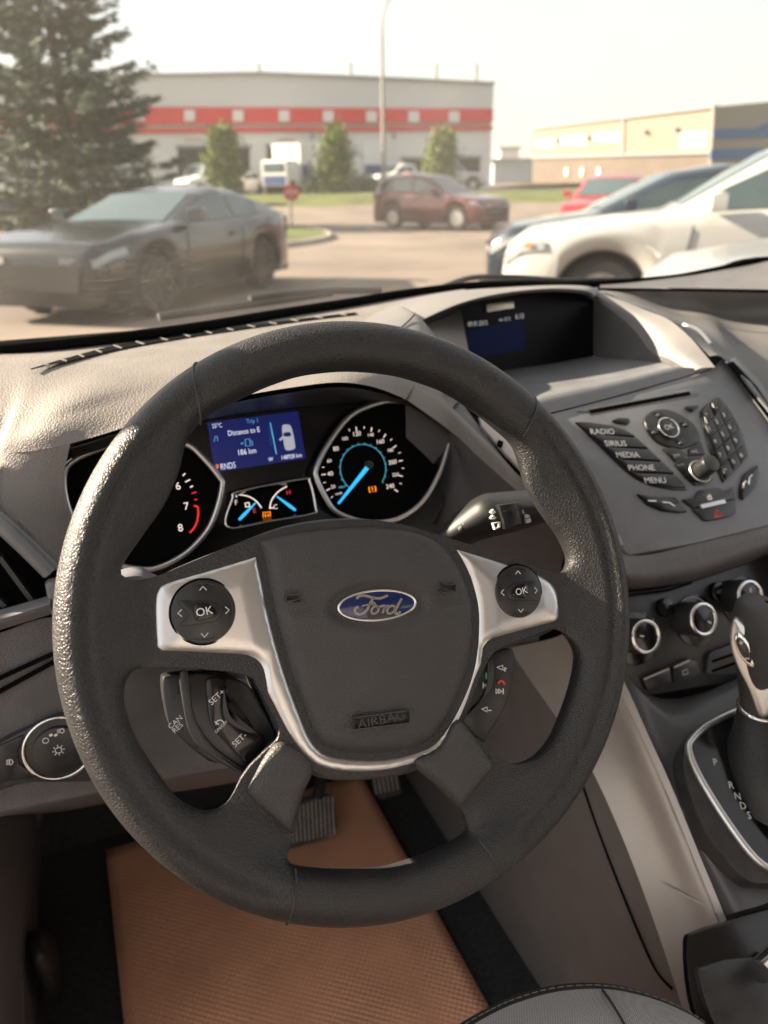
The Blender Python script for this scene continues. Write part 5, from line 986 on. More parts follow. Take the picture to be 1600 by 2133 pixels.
tag(ground_sheet('grass_verge', -60, 60, 44.5, 57, M_GRASS, .03, 60, 14, lambda r, t: (1 - t) * (1.2 * math.sin(r * .21) - .05 * r)), 'green grass verge between street and white building', kind='structure')
tag(ground_sheet('dry_bank', 12, 26, 70, 92, M_DRY, .25, 10, 6), 'yellow dry grass bank between the two buildings', kind='structure')
isl = [(430,500),(470,478),(560,470),(620,468),(668,476),(690,486),(660,496),(600,504),(520,512)]
ip = [Q(a, b, Z=GZ + .12) for a, b in isl]; ip = catmull(ip, 4, True); FI = Frame((0, 0, GZ), (0, -1e-6, 1.0))
mesh('kerb', [p + T(0, 0, 0) for p in ip] + [T(p[0], p[1], GZ) for p in ip] + [p * .93 + T(*np.mean(ip, 0)) * .07 for p in ip], [(i, (i + 1) % len(ip), len(ip) + (i + 1) % len(ip), len(ip) + i) for i in range(len(ip))] + [(i, (i + 1) % len(ip), 2 * len(ip) + (i + 1) % len(ip), 2 * len(ip) + i) for i in range(len(ip))], M_KERB)['kind'] = 'structure'
pm = T(*np.mean(ip, 0)); gi = [p * .93 + pm * .07 + T(0, 0, .004) for p in ip]
mesh('island_grass', gi + [pm + T(0, 0, .08)], [(i, (i + 1) % len(gi), len(gi)) for i in range(len(gi))], M_GRASS, None, 60)['kind'] = 'structure'

# ---------------------------------------------------------------- vehicles
M_GLASS = mat('car_glass', (.055, .085, .092), .05, spec=.9); M_TYRE = mat('tyre', (.02, .02, .021), .8); M_RIMM = mat('wheel_rim', (.42, .42, .43), .3, .8)
M_DARKR = mat('dark_rim', (.05, .05, .052), .35, .6); M_LAMP = mat('headlamp', (.30, .31, .32), .15, .3); M_TAIL = mat('tail_lamp', (.45, .02, .02), .25); M_ORNG = mat('side_lamp', (.42, .15, .03), .3); M_UNDER = mat('underbody', (.012, .012, .012), .8)
SPECS = {
 'coupe': dict(W=1.90, wb=2.72, r=.345, of=.93, ob=1.13, low=.20, top=[(.94, .56), (.91, .74), (.83, .83), (.3, .93), (-.45, .99), (-1.5, .97), (-2.6, 1.0), (-3.3, 1.04), (-3.75, 1.0), (-3.86, .80)], roof=[(-.5, .97), (-1.42, 1.31), (-1.9, 1.38), (-2.45, 1.33), (-3.35, 1.05)], ws=(-.56, -1.38), sw=((-.80, -1.95), (-2.02, -2.75)), rf=.64),
 'suv': dict(W=1.86, wb=2.68, r=.365, of=.93, ob=1.05, low=.22, top=[(.94, .55), (.90, .80), (.75, .93), (0, 1.03), (-.60, 1.10), (-2.0, 1.13), (-3.5, 1.18), (-3.66, 1.05), (-3.73, .6)], roof=[(-.55, 1.10), (-1.40, 1.60), (-2.0, 1.68), (-2.9, 1.64), (-3.35, 1.50), (-3.66, 1.12)], ws=(-.62, -1.33), sw=((-.85, -1.80), (-1.88, -2.75), (-2.83, -3.25)), rf=.70),
 'hatch': dict(W=1.78, wb=2.62, r=.32, of=.88, ob=.85, low=.18, top=[(.89, .45), (.85, .70), (.6, .86), (0, .95), (-.45, 1.0), (-1.8, 1.02), (-3.2, 1.08), (-3.42, .95), (-3.47, .5)], roof=[(-.40, 1.0), (-1.30, 1.44), (-1.9, 1.52), (-2.7, 1.47), (-3.1, 1.34), (-3.40, 1.0)], ws=(-.48, -1.22), sw=((-.70, -1.65), (-1.73, -2.6)), rf=.68),
 'van': dict(W=1.98, wb=3.3, r=.36, of=.85, ob=1.2, low=.25, top=[(.86, .55), (.82, .95), (.5, 1.10), (.1, 1.16), (-.2, 1.22), (-2.5, 1.24), (-4.4, 1.24), (-4.48, .5)], roof=[(-.15, 1.22), (-.75, 1.95), (-1.2, 2.08), (-3.5, 2.10), (-4.3, 2.05), (-4.47, 1.24)], ws=(-.2, -.72), sw=((-.55, -1.4),), rf=.80),
 'pickup': dict(W=1.98, wb=3.5, r=.39, of=.95, ob=1.2, low=.30, top=[(.96, .55), (.92, 1.0), (.7, 1.14), (0, 1.18), (-.4, 1.22), (-2.3, 1.25), (-2.4, 1.22), (-4.6, 1.22), (-4.7, .6)], roof=[(-.38, 1.22), (-1.0, 1.80), (-1.4, 1.88), (-2.2, 1.84), (-2.4, 1.24)], ws=(-.44, -.96), sw=((-.65, -1.35), (-1.42, -2.1)), rf=.74)}
def vehicle(name, label, cat, kind, paint, ref, ang, facing, group=None, rim=None, banner=False, detail=True):
    """ref = ground point under the near front wheel; ang turns the nose towards the viewer"""
    sp = SPECS[kind]; W = sp['W']; hw = W / 2; rim = rim or M_RIMM
    d = math.cos(ang) * (-HR if facing == 'left' else HR) - math.sin(ang) * HF
    left = np.array([-d[1], d[0], 0]); side = 1 if facing == 'left' else -1
    org = np.asarray(ref) - side * left * hw * .95
    L = lambda x, y, z: org + d * x + left * y + T(0, 0, z)
    root = empty(name, L(-sp['wb'] / 2, 0, 0), label, cat, group)
    x1, x0 = sp['of'], -(sp['wb'] + sp['ob']); xs = np.unique(np.r_[np.linspace(x0, x1, 78 if detail else 46), x1 - .02, x1 - .06, x0 + .02, x0 + .06])[::-1]
    tx_ = np.array(sp['top'])[::-1]; rx_ = np.array(sp['roof'])[::-1]
    ztop = lambda x: np.interp(x, tx_[:, 0], tx_[:, 1]); zroof = lambda x: max(ztop(x), np.interp(x, rx_[:, 0], rx_[:, 1]) if rx_[0, 0] <= x <= rx_[-1, 0] else 0)
    def halfw(x):
        e = min(x1 - x, x - x0); return hw * (.70 + .30 * math.sqrt(max(0, 1 - (1 - min(e / .75, 1)) ** 2)))
    ra = sp['r'] * 1.17
    def zlow(x):
        z = sp['low']
        for ax in (0, -sp['wb']):
            if abs(x - ax) < ra: z = max(z, sp['r'] + math.sqrt(ra ** 2 - (x - ax) ** 2))
        return z
    rows = []; RW = sp['rf'] * hw / .95
    def half(x):
        w_, zl, zt, zr = halfw(x), zlow(x), ztop(x), zroof(x); gh = zr - zt
        zl = min(zl, zt - .08); zm = zl * .45 + zt * .55
        pts = [(w_ * .90, zl), (w_ * .985, zl + (zt - zl) * .12), (w_, zm), (w_ * .985, zt - (zt - zl) * .14), (w_ * .945, zt - .02), (w_ * .90, zt + .005)]
        k = min(gh / .30, 1); wr = (w_ * .80) * (1 - k) + min(RW, w_ * .86) * k
        pts += [(w_ * .90 * (1 - k) * .95 + k * (wr + .06), zt + gh * .86 + .01), (wr * .93, zt + gh * .975 + .015), (wr * .5, zt + gh + .025), (0, zt + gh + .03)]
        return pts
    for x in xs:
        h = half(x); rows.append([L(x, y, z) for y, z in h] + [L(x, -y, z) for y, z in h[-2::-1]])
    nc = len(rows[0]); v = [p for r_ in rows for p in r_]; f = [(i * nc + j, (i + 1) * nc + j, (i + 1) * nc + j + 1, i * nc + j + 1) for i in range(len(rows) - 1) for j in range(nc - 1)]
    f += [tuple(range(nc)), tuple((len(rows) - 1) * nc + j for j in reversed(range(nc)))]
    bo = mesh('body', v, f, paint, root, 72)
    abox_pts = [L(x, y, z) for x in (x0 + .15, x1 - .15) for y in (-hw * .86, hw * .86) for z in (sp['low'] - .02, sp['r'] * 2 + .1)]
    mesh('underbody', abox_pts, [(0, 1, 3, 2), (4, 6, 7, 5), (0, 4, 5, 1), (2, 3, 7, 6), (0, 2, 6, 4), (1, 5, 7, 3)], M_UNDER, root)
    # side glass
    def sp_pt(x, t, s, off=.006):
        h = half(x); a, b = np.array(h[5]), np.array(h[6]); p = a * (1 - t) + b * t; nrm = np.array([b[1] - a[1], -(b[0] - a[0])]); nrm /= np.linalg.norm(nrm) + 1e-9
        p = p + nrm * off; return L(x, s * p[0], p[1])
    for s in (1, -1):
        for (xa, xb) in sp['sw']:
            xx = np.linspace(xa, xb, 9); vv = []
            for x in xx: vv += [sp_pt(x, .06, s), sp_pt(x, .90, s)]
            mesh('side_window', vv, [(2 * i, 2 * i + 1, 2 * i + 3, 2 * i + 2) for i in range(8)], M_GLASS, root, 60)
    def top_pt(x, t, off=.010):
        h = half(x); yy = h[7][0] * .98 * t; z = np.interp(abs(yy), [0, h[8][0], h[7][0]], [h[9][1], h[8][1], h[7][1]]); return L(x, yy, z) + d * off * .5 + T(0, 0, off)
    for nm, (xa, xb) in (('windscreen', sp['ws']), ('rear_window', (sp['roof'][-2][0] + .05, sp['roof'][-1][0] + .08))):
        xx = np.linspace(xa, xb, 9); tt = np.linspace(-1, 1, 9); vv = [top_pt(x, t) for x in xx for t in tt]
        mesh(nm, vv, [(i * 9 + j, i * 9 + j + 1, (i + 1) * 9 + j + 1, (i + 1) * 9 + j) for i in range(8) for j in range(8)], M_GLASS, root, 60)
    # wheels
    for ax in (0, -sp['wb']):
        for s in (1, -1):
            c = L(ax, s * (hw * .97 - .11), sp['r']); wv = empty('wheel', c); wv.parent = root; wv.location = (0, 0, 0)
            gw = Geo(); prof = [(sp['r'] * .66, .10), (sp['r'] * .93, .105), (sp['r'], .07), (sp['r'], -.07), (sp['r'] * .93, -.105)]
            n_ = 28; vv = []
            for (rr, o_) in prof:
                for k in range(n_): t = 2 * math.pi * k / n_; vv.append(c + d * rr * math.cos(t) + T(0, 0, rr * math.sin(t)) + left * s * o_)
            ff = [(a * n_ + k, a * n_ + (k + 1) % n_, (a + 1) * n_ + (k + 1) % n_, (a + 1) * n_ + k) for a in range(4) for k in range(n_)]
            mesh('tyre', vv, ff, M_TYRE, wv, 40)
            vv = [c + left * s * .085]; ff = []; q = sp['r'] * .66
            for k in range(10):
                t = 2 * math.pi * k / 10; t2 = t + 2 * math.pi / 10 * .55
                b0 = len(vv); vv += [c + d * rr * math.cos(tt_) + T(0, 0, rr * math.sin(tt_)) + left * s * .095 for rr, tt_ in ((q * .2, t), (q, t), (q, t2), (q * .2, t2))]; ff.append((b0, b0 + 1, b0 + 2, b0 + 3))
            b0 = len(vv); vv += [c + d * q * math.cos(2 * math.pi * k / 20) + T(0, 0, q * math.sin(2 * math.pi * k / 20)) + left * s * .05 for k in range(20)]; ff.append(tuple(range(b0, b0 + 20)))
            mesh('rim', vv, ff, rim, wv)
    # lamps, grille, mirrors, handles
    zt = ztop(x1 - .12); zn = sp['low']
    for s in (1, -1):
        vv = []
        for x in (x1 - .05, x1 - .20, x1 - .42):
            w_ = halfw(x) + .012; z1 = ztop(x) - .03; vv += [L(x + .012, s * w_ * .985, z1 - .05), L(x + .012, s * w_ * 1.0, z1 - .13)]
        yy = halfw(x1) * .55; vv = [L(x1 + .012, s * yy, zt - .11), L(x1 + .012, s * yy, zt - .18)] + vv
        mesh('headlamp', vv, [(2 * i, 2 * i + 1, 2 * i + 3, 2 * i + 2) for i in range(3)], M_LAMP, root, 60)
        vv = []
        for x in (x0 + .02, x0 + .22):
            w_ = halfw(x) + .01; z1 = ztop(x0 + .25) - .06; vv += [L(x, s * w_, z1), L(x, s * w_, z1 - .20)]
        yy = halfw(x0) * .55; vv = [L(x0 - .012, s * yy, vv[0][2] - org[2]), L(x0 - .012, s * yy, vv[1][2] - org[2])] + vv
        mesh('tail_lamp', vv, [(2 * i, 2 * i + 1, 2 * i + 3, 2 * i + 2) for i in range(2)], M_TAIL, root, 60)
        if detail:
            mc = L(sp['ws'][0] - .28, s * (halfw(-.8) * .95 + .10), ztop(-.8) + .10)
            mesh('mirror', *(lambda g_: (g_.v, g_.f))(box_geo(mc, d, left, (0, 0, 1), .06, .10, .075, bev=.03)), paint, root, 60)
            for (xa, xb) in sp['sw'][:2]:
                xh = xb + .12; hv = L(xh, s * (halfw(xh) + .01), ztop(xh) - .16); mesh('door_handle', *(lambda g_: (g_.v, g_.f))(box_geo(hv, d, left, (0, 0, 1), .10, .014, .018)), paint, root)
    if detail:
        for s in (1, -1):
            for xd in (sp['sw'][0][0] + .22, sp['sw'][0][1] - .04, sp['sw'][1][1] - .06):
                h_ = half(xd); pts_ = [L(xd - .02 * k_, s * (np.interp(z_, [q[1] for q in h_[:6]], [q[0] for q in h_[:6]]) + .004), z_) for k_, z_ in enumerate(np.linspace(h_[0][1] + .12, h_[5][1] - .01, 7))]
                tube('door_seam', pts_, .006, M_UNDER, bo, 4)
    gx = [(-.55, zt - .20), (.55, zt - .20), (.48, zn + .16), (-.48, zn + .16)]
    mesh('grille', [L(x1 + .015, a * hw * 1.2, z) for a, z in gx], [(0, 1, 2, 3)], M_UNDER, root)
    return root, L, half
P_BLK = mat('graphite_paint', (.014, .016, .020), .22, .2, coat=.7); P_MAR = mat('maroon_paint', (.085, .018, .024), .3, .4, coat=.8); P_WHT = mat('pearl_white_paint', (.42, .415, .40), .30, .0, coat=.7)
P_NAVY = mat('dark_blue_paint', (.018, .032, .050), .25, .3, coat=.8); P_RED = mat('red_paint', (.30, .014, .018), .3, .2, coat=.8); P_FW = mat('fleet_white_paint', (.70, .69, .66), .4)
P_SIL = mat('silver_paint', (.40, .40, .41), .3, .6, coat=.5)
vehicle('silver_hatchback', 'silver hatchback parked close by in front of the white crossover', 'car', 'hatch', P_SIL, gat(1740, 4.4), -.05, 'left')  # car modelled from a blurred pale shape of unclear origin
mu, LM, _ = vehicle('coupe', 'dark graphite sports coupe parked nose towards us beside the spruce', 'car', 'coupe', P_BLK, gat(338, 9.2), 1.25, 'left', rim=M_DARKR)
M_BAN = mat('white_banner', (.66, .64, .60), .6)
for k in range(1): mesh('windscreen_banner', [LM(-.64, y, .965 + .055) for y in (-.42, .42)] + [LM(-.78, y, 1.04 + .04) for y in (.40, -.40)], [(0, 1, 2, 3)], M_BAN, mu)
mesh('rear_spoiler', *(lambda g_: (g_.v, g_.f))(box_geo(LM(-3.72, 0, 1.12), LM(1, 0, 0) - LM(0, 0, 0), LM(0, 1, 0) - LM(0, 0, 0), (0, 0, 1), .12, .80, .015)), P_BLK, mu)
vehicle('crossover', 'maroon crossover driving past on the street behind the stop sign', 'car', 'suv', P_MAR, gat(950, 25.8), .74, 'right')
wc, LW, hW = vehicle('white_crossover', 'white crossover parked side-on with an orange side lamp', 'car', 'suv', P_WHT, gat(1240, 7.3), -.27, 'left')
mesh('side_lamp', [LW(.64, .90, .82), LW(.71, .87, .82), LW(.70, .87, .865), LW(.63, .90, .86)], [(0, 1, 2, 3)], M_ORNG, wc)
vehicle('hatchback', 'dark blue hatchback parked just beyond the white crossover', 'car', 'hatch', P_NAVY, gat(1160, 9.9), -.12, 'left')
vehicle('red_hatchback', 'bright red hatchback parked beyond the dark blue hatchback', 'car', 'hatch', P_RED, gat(1318, 19.5), 1.15, 'left')
vehicle('parked_car', 'dark car standing half hidden left of the spruce trunk', 'car', 'suv', P_BLK, gat(-40, 31), .0, 'left')
vehicle('delivery_van', 'white van standing before the dark workshop door nearest the spruce', 'van', 'van', P_FW, gat(418, 60), 1.0, 'left', detail=False)
vehicle('white_sedan', 'small white car parked between the van and the box truck', 'car', 'hatch', P_FW, gat(505, 60), 1.2, 'left', detail=False)
vehicle('pickup_truck', 'white pickup parked at the workshop wall behind the lamp post', 'pickup', 'pickup', P_FW, gat(812, 61), .5, 'left', detail=False)
vehicle('silver_pickup', 'silver pickup parked near the building corner behind the maroon crossover', 'pickup', 'pickup', P_SIL, gat(985, 58), -.2, 'right', detail=False)
def boxtruck(name, label, px, f, ang, band):
    o = gat(px, f); d = math.cos(ang) * -HR - math.sin(ang) * HF; l = np.array([-d[1], d[0], 0]); rt = empty(name, o, label, 'truck')
    bx = lambda nm, xa, xb, ya, yb, za, zb, mt_, bev=.04: box_geo(o + d * (xa + xb) / 2 + l * (ya + yb) / 2 + T(0, 0, (za + zb) / 2), d, l, (0, 0, 1), abs(xb - xa) / 2, abs(yb - ya) / 2, (zb - za) / 2, bev=bev).build(nm, mt_, rt, 40)
    bx('cargo_box', -4.6, -.6, -1.15, 1.15, .9, 3.3, P_FW); bx('cab', -.55, 1.2, -1.0, 1.0, .55, 2.2, P_FW, .15); bx('cab_window', .9, 1.22, -.85, .85, 1.4, 2.0, M_GLASS); bx('chassis', -4.6, 1.1, -.9, .9, .45, .88, M_UNDER)
    bx('side_band', -4.5, -.7, 1.155, 1.165, 1.0, 1.9, band, 0); bx('front_band', 1.205, 1.215, -.9, .9, .6, 1.2, band, 0)
    for xa in (.4, -3.6):
        for s in (-1, 1): tube('wheel', [o + d * xa + l * s * .75 + T(0, 0, .45), o + d * xa + l * s * 1.02 + T(0, 0, .45)], .45, M_TYRE, rt, 20)
M_BLUEP = mat('blue_livery', (.03, .07, .20), .4)
boxtruck('box_truck', 'white box truck with blue livery standing at the open workshop door', 592, 60, 1.15, M_BLUEP)
boxtruck('service_truck', 'white service truck with blue cab panel behind the middle young tree', 735, 66, .3, M_BLUEP)

# ---------------------------------------------------------------- buildings
M_METAL = mat('grey_wall_cladding', (.60, .60, .615), .6, bump=('wave', .30, .03)); M_WALLW = mat('white_wall', (.68, .68, .67), .8, noise=(.5, .06)); M_REDB = mat('red_fascia', (.62, .026, .026), .5, noise=(.8, .06)); M_OPEN = mat('workshop_dark', (.035, .034, .033), .9)
M_TRIMG = mat('grey_trim', (.25, .25, .26), .6); M_STEEL = mat('galvanised_steel', (.26, .255, .24), .5, .4)
A1 = gat(1027, 66); B1 = gat(-260, 62); zb = GZ + .85
u1 = (A1 - B1); u1[2] = 0; u1 /= np.linalg.norm(u1); n1 = np.array([u1[1], -u1[0], 0])
F1 = Frame((A1[0], A1[1], zb), n1); b1 = empty('workshop_building', (A1[0], A1[1], zb), 'long white and grey workshop building with a red band and open doors', 'building')
pprism('upper_wall', F1, [(-260,232),(-260,170),(150,156),(540,150),(800,160),(1029,171),(1027,232)], -18, 0, M_METAL, b1, 0, d=0)
pprism('roof_edge', F1, [(-260,170),(150,156),(540,150),(800,160),(1031,171),(1031,175),(800,164),(540,154),(150,160),(-260,174)], 0, .25, M_TRIMG, b1, 0, d=0)
pprism('lower_wall', F1, [(-260,440),(-260,232),(1027,232),(1022,440)], -18, -.35, M_WALLW, b1, 0, d=0)
pprism('red_band', F1, [(-260,220),(1027,226),(1027,254),(-260,262)], -.3, .12, M_REDB, b1, 0, d=.1)
pprism('lower_red_stripe', F1, [(-260,272),(1027,262),(1027,270),(-260,283)], -.36, -.1, M_REDB, b1, 0, d=-.1)
for x in (395, 496, 592, 684, 774, 862, 946, 290, 180, 70): yb_ = 222 + (x + 260) * .0047; pprism('band_panel', F1, [(x - 11, yb_ + 4), (x + 11, yb_ + 4), (x + 11, yb_ + 27), (x - 11, yb_ + 27)], .1, .18, M_WALLW, b1, 0, d=.15)
M_SIGN = mat('faded_sign', (.50, .40, .38), .7)
for x0_, x1_, yt, mt_ in ((370,520,308,M_OPEN),(556,638,306,M_OPEN),(665,738,318,M_TRIMG),(840,895,332,M_OPEN),(955,1000,330,M_OPEN)):
    pprism('workshop_door', F1, [(x0_, yt), (x1_, yt), (x1_, 430), (x0_, 430)], -.5, -.3, mt_, b1, 0, d=-.3)  # dark ones stand in for the unlit bays behind open doors
    pprism('door_frame', F1, [(x0_ - 4, yt - 6), (x1_ + 4, yt - 6), (x1_ + 4, yt), (x0_ - 4, yt)], -.34, -.2, M_TRIMG, b1, 0, d=-.2)
for x in (385, 450, 580, 700): pprism('door_sign', F1, [(x, 288), (x + 34, 288), (x + 34, 294), (x, 294)], -.34, -.28, M_SIGN, b1, 0, d=-.28)
for x, h in ((540, 26), (730, 28), (908, 26), (991, 26)): p = F1.to(F1.px(x, 160, -3), -3); tube('roof_vent', [p + T(0, 0, -.6), p + T(0, 0, h * .034)], .14, M_STEEL, b1, 8)
for x in (650, 820): p = F1.to(F1.px(x, 280, .1), .05); tube('wall_lamp', [p, p + n1 * .5 + T(0, 0, -.2)], .14, M_TRIMG, b1, 8)
# beige building
M_BEIGE = mat('beige_cladding', (.215, .178, .125), .7, bump=('wave', .35, .04)); M_BROWN = mat('brown_block_wall', (.11, .086, .07), .85, noise=(.8, .12)); M_GRYW = mat('taupe_cladding', (.24, .22, .20), .7, bump=('wave', .35, .03)); M_BLUB = mat('blue_fascia', (.02, .10, .26), .5)
A2 = gat(1110, 100); C2 = gat(1487, 62); zb2 = GZ + 1.1
u2 = C2 - A2; u2[2] = 0; u2 /= np.linalg.norm(u2); n2 = np.array([u2[1], -u2[0], 0]); F2 = Frame((A2[0], A2[1], zb2), n2)
b2 = empty('warehouse', (C2[0], C2[1], zb2), 'beige ribbed warehouse with brown lower wall and blue-banded end', 'building')
pprism('upper_wall', F2, [(1110,268),(1487,222),(1480,318),(1108,327)], -14, 0, M_BEIGE, b2, 0, d=0)
pprism('lower_wall', F2, [(1108,327),(1480,318),(1474,420),(1107,400)], -14, -.1, M_BROWN, b2, 0, d=0)
pprism('roof_edge', F2, [(1108,266),(1489,219),(1489,224),(1108,270)], -.1, .3, M_TRIMG, b2, 0, d=.2)
pprism('wall_rail', F2, [(1108,325),(1480,316),(1480,320),(1108,330)], -.05, .15, M_TRIMG, b2, 0, d=.1)
pprism('down_pipe', F2, [(1298,247),(1302,247),(1300,323),(1296,323)], 0, .2, M_TRIMG, b2, 0, d=.1)
for x, w_, y in ((1118, 38, 291), (1170, 52, 286), (1238, 52, 279), (1418, 54, 278)): pprism('wall_panel', F2, [(x, y), (x + w_, y - w_ * .09), (x + w_, y + 17 - w_ * .02 + (12 if x > 1400 else 0)), (x, y + 15 + (14 if x > 1400 else 0))], 0, .1, M_WALLW, b2, 0, d=.05)
for x, y in ((1164, 292), (1229, 287), (1350, 275), (1414, 270)): p = F2.to(F2.px(x, y, .1), .05); tube('wall_lamp', [p, p + n2 * .5], .18, M_TRIMG, b2, 8)
for x in (1180, 1212, 1247): p = F2.to(F2.px(x, 358, 0), 0); mesh('round_window', [p + n2 * .04 + u2 * .35 * math.cos(t) + T(0, 0, .45 * math.sin(t)) for t in np.linspace(0, 2 * math.pi, 17)[:-1]], [tuple(range(16))], M_WALLW, b2)
D2 = gat(1760, 64); u3 = D2 - C2; u3[2] = 0; u3 /= np.linalg.norm(u3); n3 = np.array([u3[1], -u3[0], 0]); F3 = Frame((C2[0], C2[1], zb2), n3)
pprism('end_wall', F3, [(1488,222),(1600,212),(1740,205),(1740,420),(1476,420)], -.3, 0, M_GRYW, b2, 0, d=0)
pprism('blue_band', F3, [(1486,270),(1575,268),(1600,256),(1740,235),(1740,255),(1600,285),(1486,288)], 0, .12, M_BLUB, b2, 0, d=.1)
pprism('blue_base', F3, [(1481,312),(1600,308),(1740,305),(1740,330),(1480,332)], 0, .12, M_BLUB, b2, 0, d=.1)
for k, (a, b_, y0, y1, D_, c_) in enumerate(((1028, 1110, 336, 372, 150, (.30, .34, .38)), (1040, 1078, 310, 340, 210, (.62, .60, .58)))):
    fb_ = empty('far_building', gat((a + b_) / 2, D_), ('low blue-grey shed far off between the two buildings', 'pale block far off on the horizon')[k], 'building')
    c0 = gat(a, D_); c1 = gat(b_, D_); uu = c1 - c0; uu[2] = 0; ww = np.linalg.norm(uu); uu /= ww; FF = Frame(c0, (uu[1], -uu[0], 0))
    hgt = FF.px((a + b_) / 2, y0)[1]; prism('wall', FF, [(0, -2), (ww, -2), (ww, hgt), (0, hgt)], -10, 0, mat('far_wall_%s' % 'ab'[k], c_, .8), fb_); prism('roof', FF, [(-.5, hgt), (ww + .5, hgt), (ww + .5, hgt + .5), (-.5, hgt + .5)], -10.5, .5, M_TRIMG, fb_)

# ---------------------------------------------------------------- lamp post, stop sign
lpst = gat(800, 54); lm = empty('lamp_post', lpst, 'tall slim steel street lamp with curved arm on the verge', 'street lamp')
zz = lambda y, px_=797: Q(px_, y, D=None, Y=None, X=None, Z=None) if False else None
dl = np.linalg.norm((lpst - CPOS) @ np.stack([HR, HF]).T); 
def on_depth(px_, py_, f_): r_ = ray(px_, py_); return CPOS + r_ * (f_ / (r_ @ HF))
tube('post', [lpst, on_depth(798, 250, 54), on_depth(795, 60, 54)], [.16, .12, .09], M_STEEL, lm, 10)
tube('arm', catmull([on_depth(795, 60, 54), on_depth(797, 30, 54), on_depth(806, 5, 54), on_depth(825, -18, 54), on_depth(870, -34, 54)], 5), .075, M_STEEL, lm, 8)
box_geo(on_depth(895, -38, 54), HR, HF, (0, 0, 1), .6, .2, .1, bev=.05).build('lamp_head', M_STEEL, lm, 40)
sp0 = Q(607, 476, Z=GZ + .15); sf = float((sp0 - CPOS) @ HF); ss = empty('stop_sign', sp0, 'red octagonal stop sign on a post at the kerb island', 'sign')
tube('post', [sp0, on_depth(606, 388, sf)], .035, M_STEEL, ss, 8)
FO = Frame(on_depth(607, 401, sf), -HF); prism('sign_plate', FO, circle((0, 0), .26, 8), -.01, .02, mat('stop_red', (.45, .03, .035), .5), ss); text('STOP', FO, np.array([0, 0.0]), .17, .024, M_WHITE, ss, 0, 'sign_lettering')
# ---------------------------------------------------------------- trees
def leafmat(name, c1, c2):
    m_ = mat(name, c1, .85, noise=(1.3, .0)); nt_ = m_.node_tree; b_ = nt_.nodes['Principled BSDF']
    mx_ = nt_.nodes.new('ShaderNodeMix'); mx_.data_type = 'RGBA'; mx_.inputs[6].default_value = (*c1, 1); mx_.inputs[7].default_value = (*c2, 1)
    ob = nt_.nodes.new('ShaderNodeNewGeometry'); nt_.links.new(ob.outputs['Random Per Island'], mx_.inputs[0]); nt_.links.new(mx_.outputs[2], b_.inputs['Base Color']); b_.inputs['Subsurface Weight'].default_value = 0; return m_
M_NEED = leafmat('spruce_needles', (.048, .074, .050), (.105, .140, .092)); M_LEAF = leafmat('young_leaves', (.085, .125, .026), (.19, .23, .065)); M_BARK = mat('bark', (.09, .07, .055), .9, noise=(8, .3))
def spruce(px_, f_, H, Rb, label):
    o = gat(px_, f_); rt = empty('spruce_tree', o, label, 'tree'); rg = np.random.default_rng(11)
    tube('trunk', [o, o + T(.05, 0, H * .5), o + T(0, 0, H)], [.24, .13, .02], M_BARK, rt, 10)
    V = []; F = []; tg = Geo()
    def card(c, dr, nn, ln, wd):
        s_ = np.cross(dr, nn); s_ /= np.linalg.norm(s_) + 1e-9; k = len(V)
        V.extend([c - s_ * wd * .5, c + dr * ln * .5 - s_ * wd * .35, c + dr * ln, c + dr * ln * .5 + s_ * wd * .35, c + s_ * wd * .5]); F.append((k, k + 1, k + 2, k + 3, k + 4))
    z = .45
    while z < H - .2:
        t = z / H; Rr = Rb * (1 - t ** 1.5) * (.84 + .30 * rg.random()) + .10; nb = int(9 - 2 * t)
        ph = rg.random() * 6.28
        for b_ in range(nb):
            a = ph + b_ * 6.283 / nb + rg.normal(0, .18); ln = Rr * rg.uniform(.72, 1.12); out_ = T(math.cos(a), math.sin(a), 0); st_ = o + T(0, 0, z + rg.normal(0, .08))
            sl = rg.uniform(.05, .30) * (1 - t) - .25 * t; path = []
            for k in range(6): s_ = k / 5; path.append(st_ + out_ * ln * s_ + T(0, 0, -sl * ln * s_ + .22 * ln * s_ ** 2.2))
            if rg.random() < .5: tube_geo(path, [.03 * (1 - k / 6) + .006 for k in range(6)], 4, geo=tg)
            m_ = int(16 + 40 * ln)
            for q in range(m_):
                s_ = rg.uniform(.12, 1.0) ** .8; p = path[0] + (path[-1] - path[0]) * s_; p = p + T(0, 0, .22 * ln * (s_ ** 2.2 - s_)); sd = T(-out_[1], out_[0], 0)
                wv = rg.uniform(-1, 1) * .30 * ln * (1 - s_ * .75); p = p + sd * wv + T(0, 0, rg.normal(-.05, .06)); dr = out_ * rg.uniform(.4, 1) + sd * np.sign(wv) * rg.uniform(.2, .9) + T(0, 0, rg.uniform(-.45, .25)); dr /= np.linalg.norm(dr)
                card(p, dr, T(rg.normal(), rg.normal(), 1.2), rg.uniform(.22, .42), rg.uniform(.07, .13))
        z += rg.uniform(.26, .40)
    tg.build('limbs', M_BARK, rt, 60); cr_ = mesh('crown', V, F, M_NEED, rt); return rt
spruce(168, 30.5, 14.0, 3.75, 'tall dark spruce standing behind the graphite coupe')
